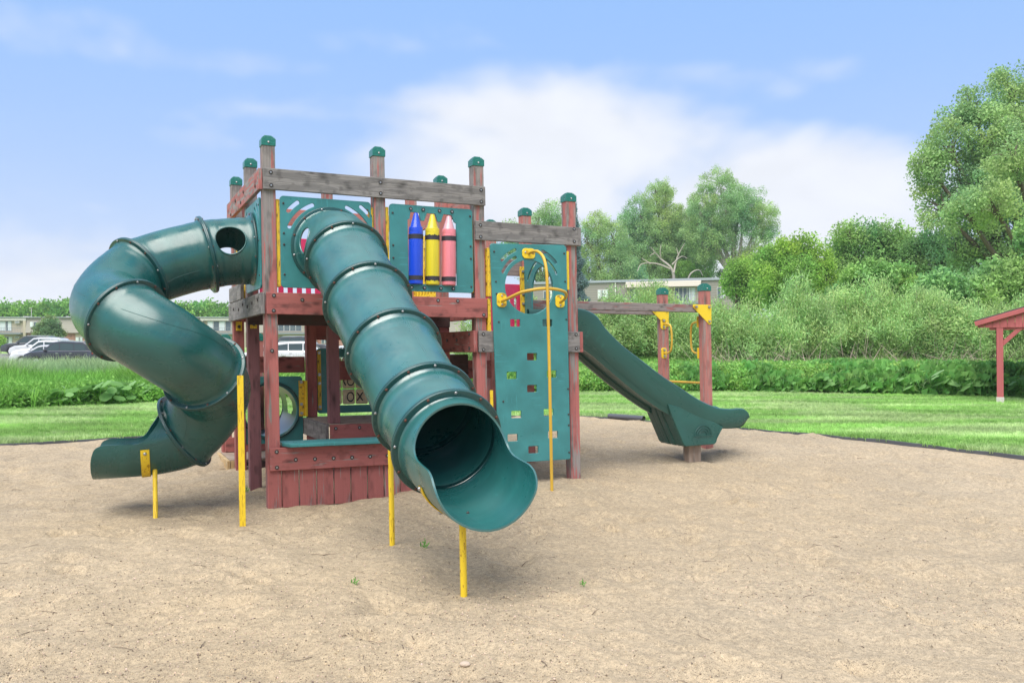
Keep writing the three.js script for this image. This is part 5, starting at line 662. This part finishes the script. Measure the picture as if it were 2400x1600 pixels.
{
  const Z = 110, k = Z / F, b3 = thing('apartment_building', 'grey sided flat roofed apartment block above the thicket, right of the blue spruce', 'building', [at(1385, 0, Z)[0], 4.45, -Z], -0.30), x = px => (px - 1385) * k * 1.045, T = 1.5 + (HZ - 657.5) * k - 4.45;
  bx('wall', b3, x(1225), x(1726), -0.6, T - 0.30, -12, 0, BM.greyFace, 2.4); bx('roof', b3, x(1223), x(1728), T - 0.29, T, -12.2, 0.2, BM.roof); bx('downpipe', b3, x(1440), x(1442.5), -0.5, T - 0.30, 0.02, 0.12, BM.frame);
  const s = new THREE.Shape([[0.01, T - 1.02], [1.05, T - 1.02], [0.5, T - 0.31], [0.01, T - 0.31]].map(p => new THREE.Vector2(...p))), g = new THREE.ExtrudeGeometry(s, { depth: x(1629) - x(1466), bevelEnabled: false }); g.rotateY(-Math.PI / 2); g.translate(x(1629), 0, 0); mesh('mansard', uvBox(g, 2.4), BM.light, b3);
  bx('wall', b3, x(1470), x(1626), -0.6, T - 1.03, 0.01, 0.20, BM.cream); bx('balcony', b3, x(1468), x(1640), T - 3.15, T - 2.92, 0.01, 1.3, BM.trim);
  windowAt(b3, x(1474), x(1518), T - 2.85, T - 1.10, 0.30, 4, 0.4, 'patio_door'); windowAt(b3, x(1572), x(1617), T - 2.85, T - 1.10, 0.30, 5, 0.6, 'patio_door'); windowAt(b3, x(1401), x(1425), T - 2.3, T - 1.15, 0.1, 3, 0.8); windowAt(b3, x(1662), x(1679), T - 2.5, T - 1.15, 0.1, 2, 0.8); windowAt(b3, x(1275), x(1300), T - 2.3, T - 1.15, 0.1, 3, 0.6);
  const r = bx('railing', b3, x(1470), x(1638), T - 2.05, T - 2.0, 1.2, 1.25, BM.trim); for (let q = x(1470); q < x(1638); q += 0.22) bx('baluster', r, q, q + 0.03, T - 2.9, T - 2.06, 1.21, 1.24, BM.trim);
  for (const px of [1550, 1577]) bx('roof_vent', b3, x(px) - 0.5, x(px) + 0.5, T + 0.002, T + 0.18, -3, -2.2, BM.white);
}
{ const p = at(72, 742, 150), t = thing('light_pole', 'thin pale light pole rising above the roof of the long building', 'light pole', [p[0], p[1] - 5, p[2]]), h = 5 + 20 * 150 / F; mesh('pole', new THREE.CylinderGeometry(0.045, 0.07, h, 8).translate(0, h / 2, 0), BM.white, t); mesh('lamp_head', new THREE.BoxGeometry(0.4, 0.08, 0.2).translate(-0.15, h, 0), BM.white, t); }

// ------------------------------------------------------------------ parked cars
const paint = (r, g, b) => new THREE.MeshPhysicalMaterial({ color: col(r, g, b), roughness: 0.35, clearcoat: 1, clearcoatRoughness: 0.05 });
const CARM = { glass: new THREE.MeshPhysicalMaterial({ color: col(0.05, 0.08, 0.09), roughness: 0.06, specularIntensity: 1 }), tyre: flat(0.02, 0.02, 0.02, 0.9), rim: new THREE.MeshStandardMaterial({ color: col(0.55, 0.55, 0.56), metalness: 0.7, roughness: 0.35 }), red: flat(0.5, 0.02, 0.02, 0.3), lamp: flat(0.75, 0.76, 0.78, 0.2), trim: flat(0.03, 0.03, 0.035, 0.6), chrome: new THREE.MeshStandardMaterial({ color: col(0.7, 0.7, 0.7), metalness: 1, roughness: 0.2 }) };
const carKinds = {
  suv: { low: [[-2.3, .42], [-2.36, .62], [-2.33, .98], [-2.2, 1.04], [0.95, 1.04], [1.9, .95], [2.25, .80], [2.34, .60], [2.3, .36], [2.0, .30], [-2.1, .30]], top: [[-2.2, 1.03], [-2.0, 1.45], [-1.75, 1.62], [-0.2, 1.68], [0.35, 1.62], [1.15, 1.03]], w: [[-1.98, 1.08], [-1.83, 1.46], [-1.15, 1.55], [-1.15, 1.08]], d: [[[-1.08, 1.08], [-1.08, 1.55], [-0.16, 1.57], [-0.16, 1.08]], [[-0.08, 1.08], [-0.08, 1.57], [0.30, 1.54], [0.92, 1.08]]] },
  sedan: { low: [[-2.25, .38], [-2.32, .62], [-2.28, .92], [-1.6, .96], [0.9, .94], [1.9, .82], [2.28, .66], [2.34, .48], [2.28, .30], [2.0, .26], [-2.1, .26]], top: [[-1.75, .95], [-1.0, 1.36], [-0.5, 1.44], [0.1, 1.42], [0.4, 1.34], [1.15, .93]], w: [[-1.45, .99], [-1.0, 1.26], [-0.85, 1.3], [-0.85, .99]], d: [[[-0.80, .99], [-0.80, 1.3], [-0.15, 1.36], [-0.15, .99]], [[-0.08, .99], [-0.08, 1.36], [0.28, 1.3], [0.85, .99]]] },
};
function car(kind, label, px, Z, turn, pm) {
  const K = carKinds[kind], X = (px - 1200) / F * Z, t = thing('parked_car', label, 'car', [X, baseH(X, Z) + 0.07, -Z], turn, 'cars parked in the lot'), hw = 0.9;
  const arch = x => { const P = []; for (let i = 0; i <= 10; i++) { const a = Math.PI * (1 - i / 10); P.push([x - 0.38 * Math.cos(Math.PI - a) * -1 * -1, 0.34 + 0.38 * Math.sin(a)]); } return P; };
  const low = [...K.low.slice(0, -1)]; const sh = new THREE.Shape(); sh.moveTo(...K.low[0]); for (const p of K.low.slice(1, -2)) sh.lineTo(...p); sh.lineTo(1.85, 0.3); sh.absarc(1.42, 0.34, 0.40, 0, Math.PI, false); sh.lineTo(-1.0, 0.28); sh.absarc(-1.42, 0.34, 0.40, 0, Math.PI, false); sh.lineTo(-2.1, 0.3);
  const g = new THREE.ExtrudeGeometry(sh, { depth: 1.64, bevelEnabled: true, bevelSize: 0.05, bevelThickness: 0.08, bevelSegments: 3 }); g.translate(0, 0, -0.82);
  const top = new THREE.ExtrudeGeometry(new THREE.Shape(K.top.map(p => new THREE.Vector2(...p))), { depth: 1.26, bevelEnabled: true, bevelSize: 0.04, bevelThickness: 0.14, bevelSegments: 3 }); top.translate(0, 0, -0.63);
  mesh('body', toCreasedNormals(mergeGeometries([g, top]), 0.6), pm, t);
  for (const s of [-1, 1]) for (const P of [K.w, ...K.d]) { const q = new THREE.ShapeGeometry(new THREE.Shape(P.map(p => new THREE.Vector2(...p)))); q.translate(0, 0, 0.782); if (s < 0) { q.rotateY(Math.PI); q.scale(-1, 1, 1); const ix = q.index.array; for (let i = 0; i < ix.length; i += 3) { const a = ix[i]; ix[i] = ix[i + 1]; ix[i + 1] = a; } } mesh('side_window', q, CARM.glass, t); }
  const scr2 = (a, c, name) => { const dx = c[0] - a[0], dy = c[1] - a[1], L = Math.hypot(dx, dy), q = new THREE.BoxGeometry(0.02, L * 0.82, 1.30); const m = mesh(name, q, CARM.glass, t); const sgn = a[0] > 0 ? 1 : -1; m.position.set((a[0] + c[0]) / 2 + sgn * 0.045, (a[1] + c[1]) / 2 + 0.03, 0); m.rotation.z = Math.atan2(dy, dx) - Math.PI / 2; };
  const n = K.top.length; scr2(K.top[n - 1], K.top[n - 2], 'windscreen'); scr2(K.top[0], K.top[1], 'rear_window');
  for (const x of [-1.42, 1.42]) for (const s of [-1, 1]) { const w = mesh('wheel', new THREE.CylinderGeometry(0.335, 0.335, 0.22, 20).rotateX(Math.PI / 2), CARM.tyre, t); w.position.set(x, 0.335, s * 0.80); const r = mesh('rim', new THREE.CylinderGeometry(0.21, 0.21, 0.02, 14).rotateX(Math.PI / 2), CARM.rim, w); r.position.z = s * 0.115; }
  for (const s of [-1, 1]) { mesh('headlight', new THREE.BoxGeometry(0.26, 0.14, 0.34).translate(2.22, 0.70, s * 0.62), CARM.lamp, t); mesh('tail_light', new THREE.BoxGeometry(0.1, 0.22, 0.22).translate(-2.34, 0.84, s * 0.74), CARM.red, t); mesh('mirror', new THREE.SphereGeometry(0.11, 8, 6).scale(0.8, 0.8, 1.3).translate(0.78, 1.08, s * 0.98), kind === 'suv' && pm === black ? CARM.trim : pm, t); for (const x of [-0.95, 0.0]) mesh('door_handle', new THREE.BoxGeometry(0.18, 0.03, 0.03).translate(x, 0.9, s * 0.915), CARM.chrome, t); if (kind === 'suv') mesh('roof_rail', new THREE.BoxGeometry(1.9, 0.035, 0.04).translate(-0.8, 1.735, s * 0.58), CARM.chrome, t); }
  mesh('bumper', new THREE.BoxGeometry(0.1, 0.16, 1.5).translate(2.38, 0.42, 0), CARM.trim, t); mesh('bumper', new THREE.BoxGeometry(0.1, 0.16, 1.5).translate(-2.38, 0.45, 0), CARM.trim, t); mesh('number_plate', new THREE.BoxGeometry(0.02, 0.12, 0.32).translate(-2.41, 0.72, 0), BM.white, t);
}
const black = paint(0.028, 0.032, 0.05), silver = paint(0.62, 0.63, 0.66), white = paint(0.78, 0.79, 0.8), charcoal = paint(0.05, 0.055, 0.065);
car('suv', 'black crossover nearest the tall grass, left of the spiral slide', 150, 60, Math.PI - 0.06, black); car('sedan', 'silver sedan just behind the black crossover, its bonnet sticking out to the left', 112, 63.5, Math.PI - 0.05, silver); car('suv', 'white estate car behind the silver sedan', 110, 69, Math.PI + 0.02, white); car('suv', 'silver sport utility car with roof rails, farthest back at the left', 98, 75, Math.PI, silver); car('suv', 'charcoal pickup-sized car with its nose at the left of the row', 74, 80, Math.PI + 0.04, charcoal); car('sedan', 'white sedan peeping out behind the spiral slide', 215, 72, Math.PI - 0.1, white);
car('suv', 'dark sport utility car seen between the tower posts', 712, 78, 0.05, charcoal); car('suv', 'white sport utility car with red tail lights seen between the tower posts', 716, 62, 0.15, white); car('sedan', 'white sedan at the left of the gap between the tower posts', 628, 64, Math.PI, white); car('sedan', 'pale car roof just visible above the noughts and crosses panel', 835, 60, 0.03, silver);

// ------------------------------------------------------------------
shade(scene);
renderer.render(scene, camera);
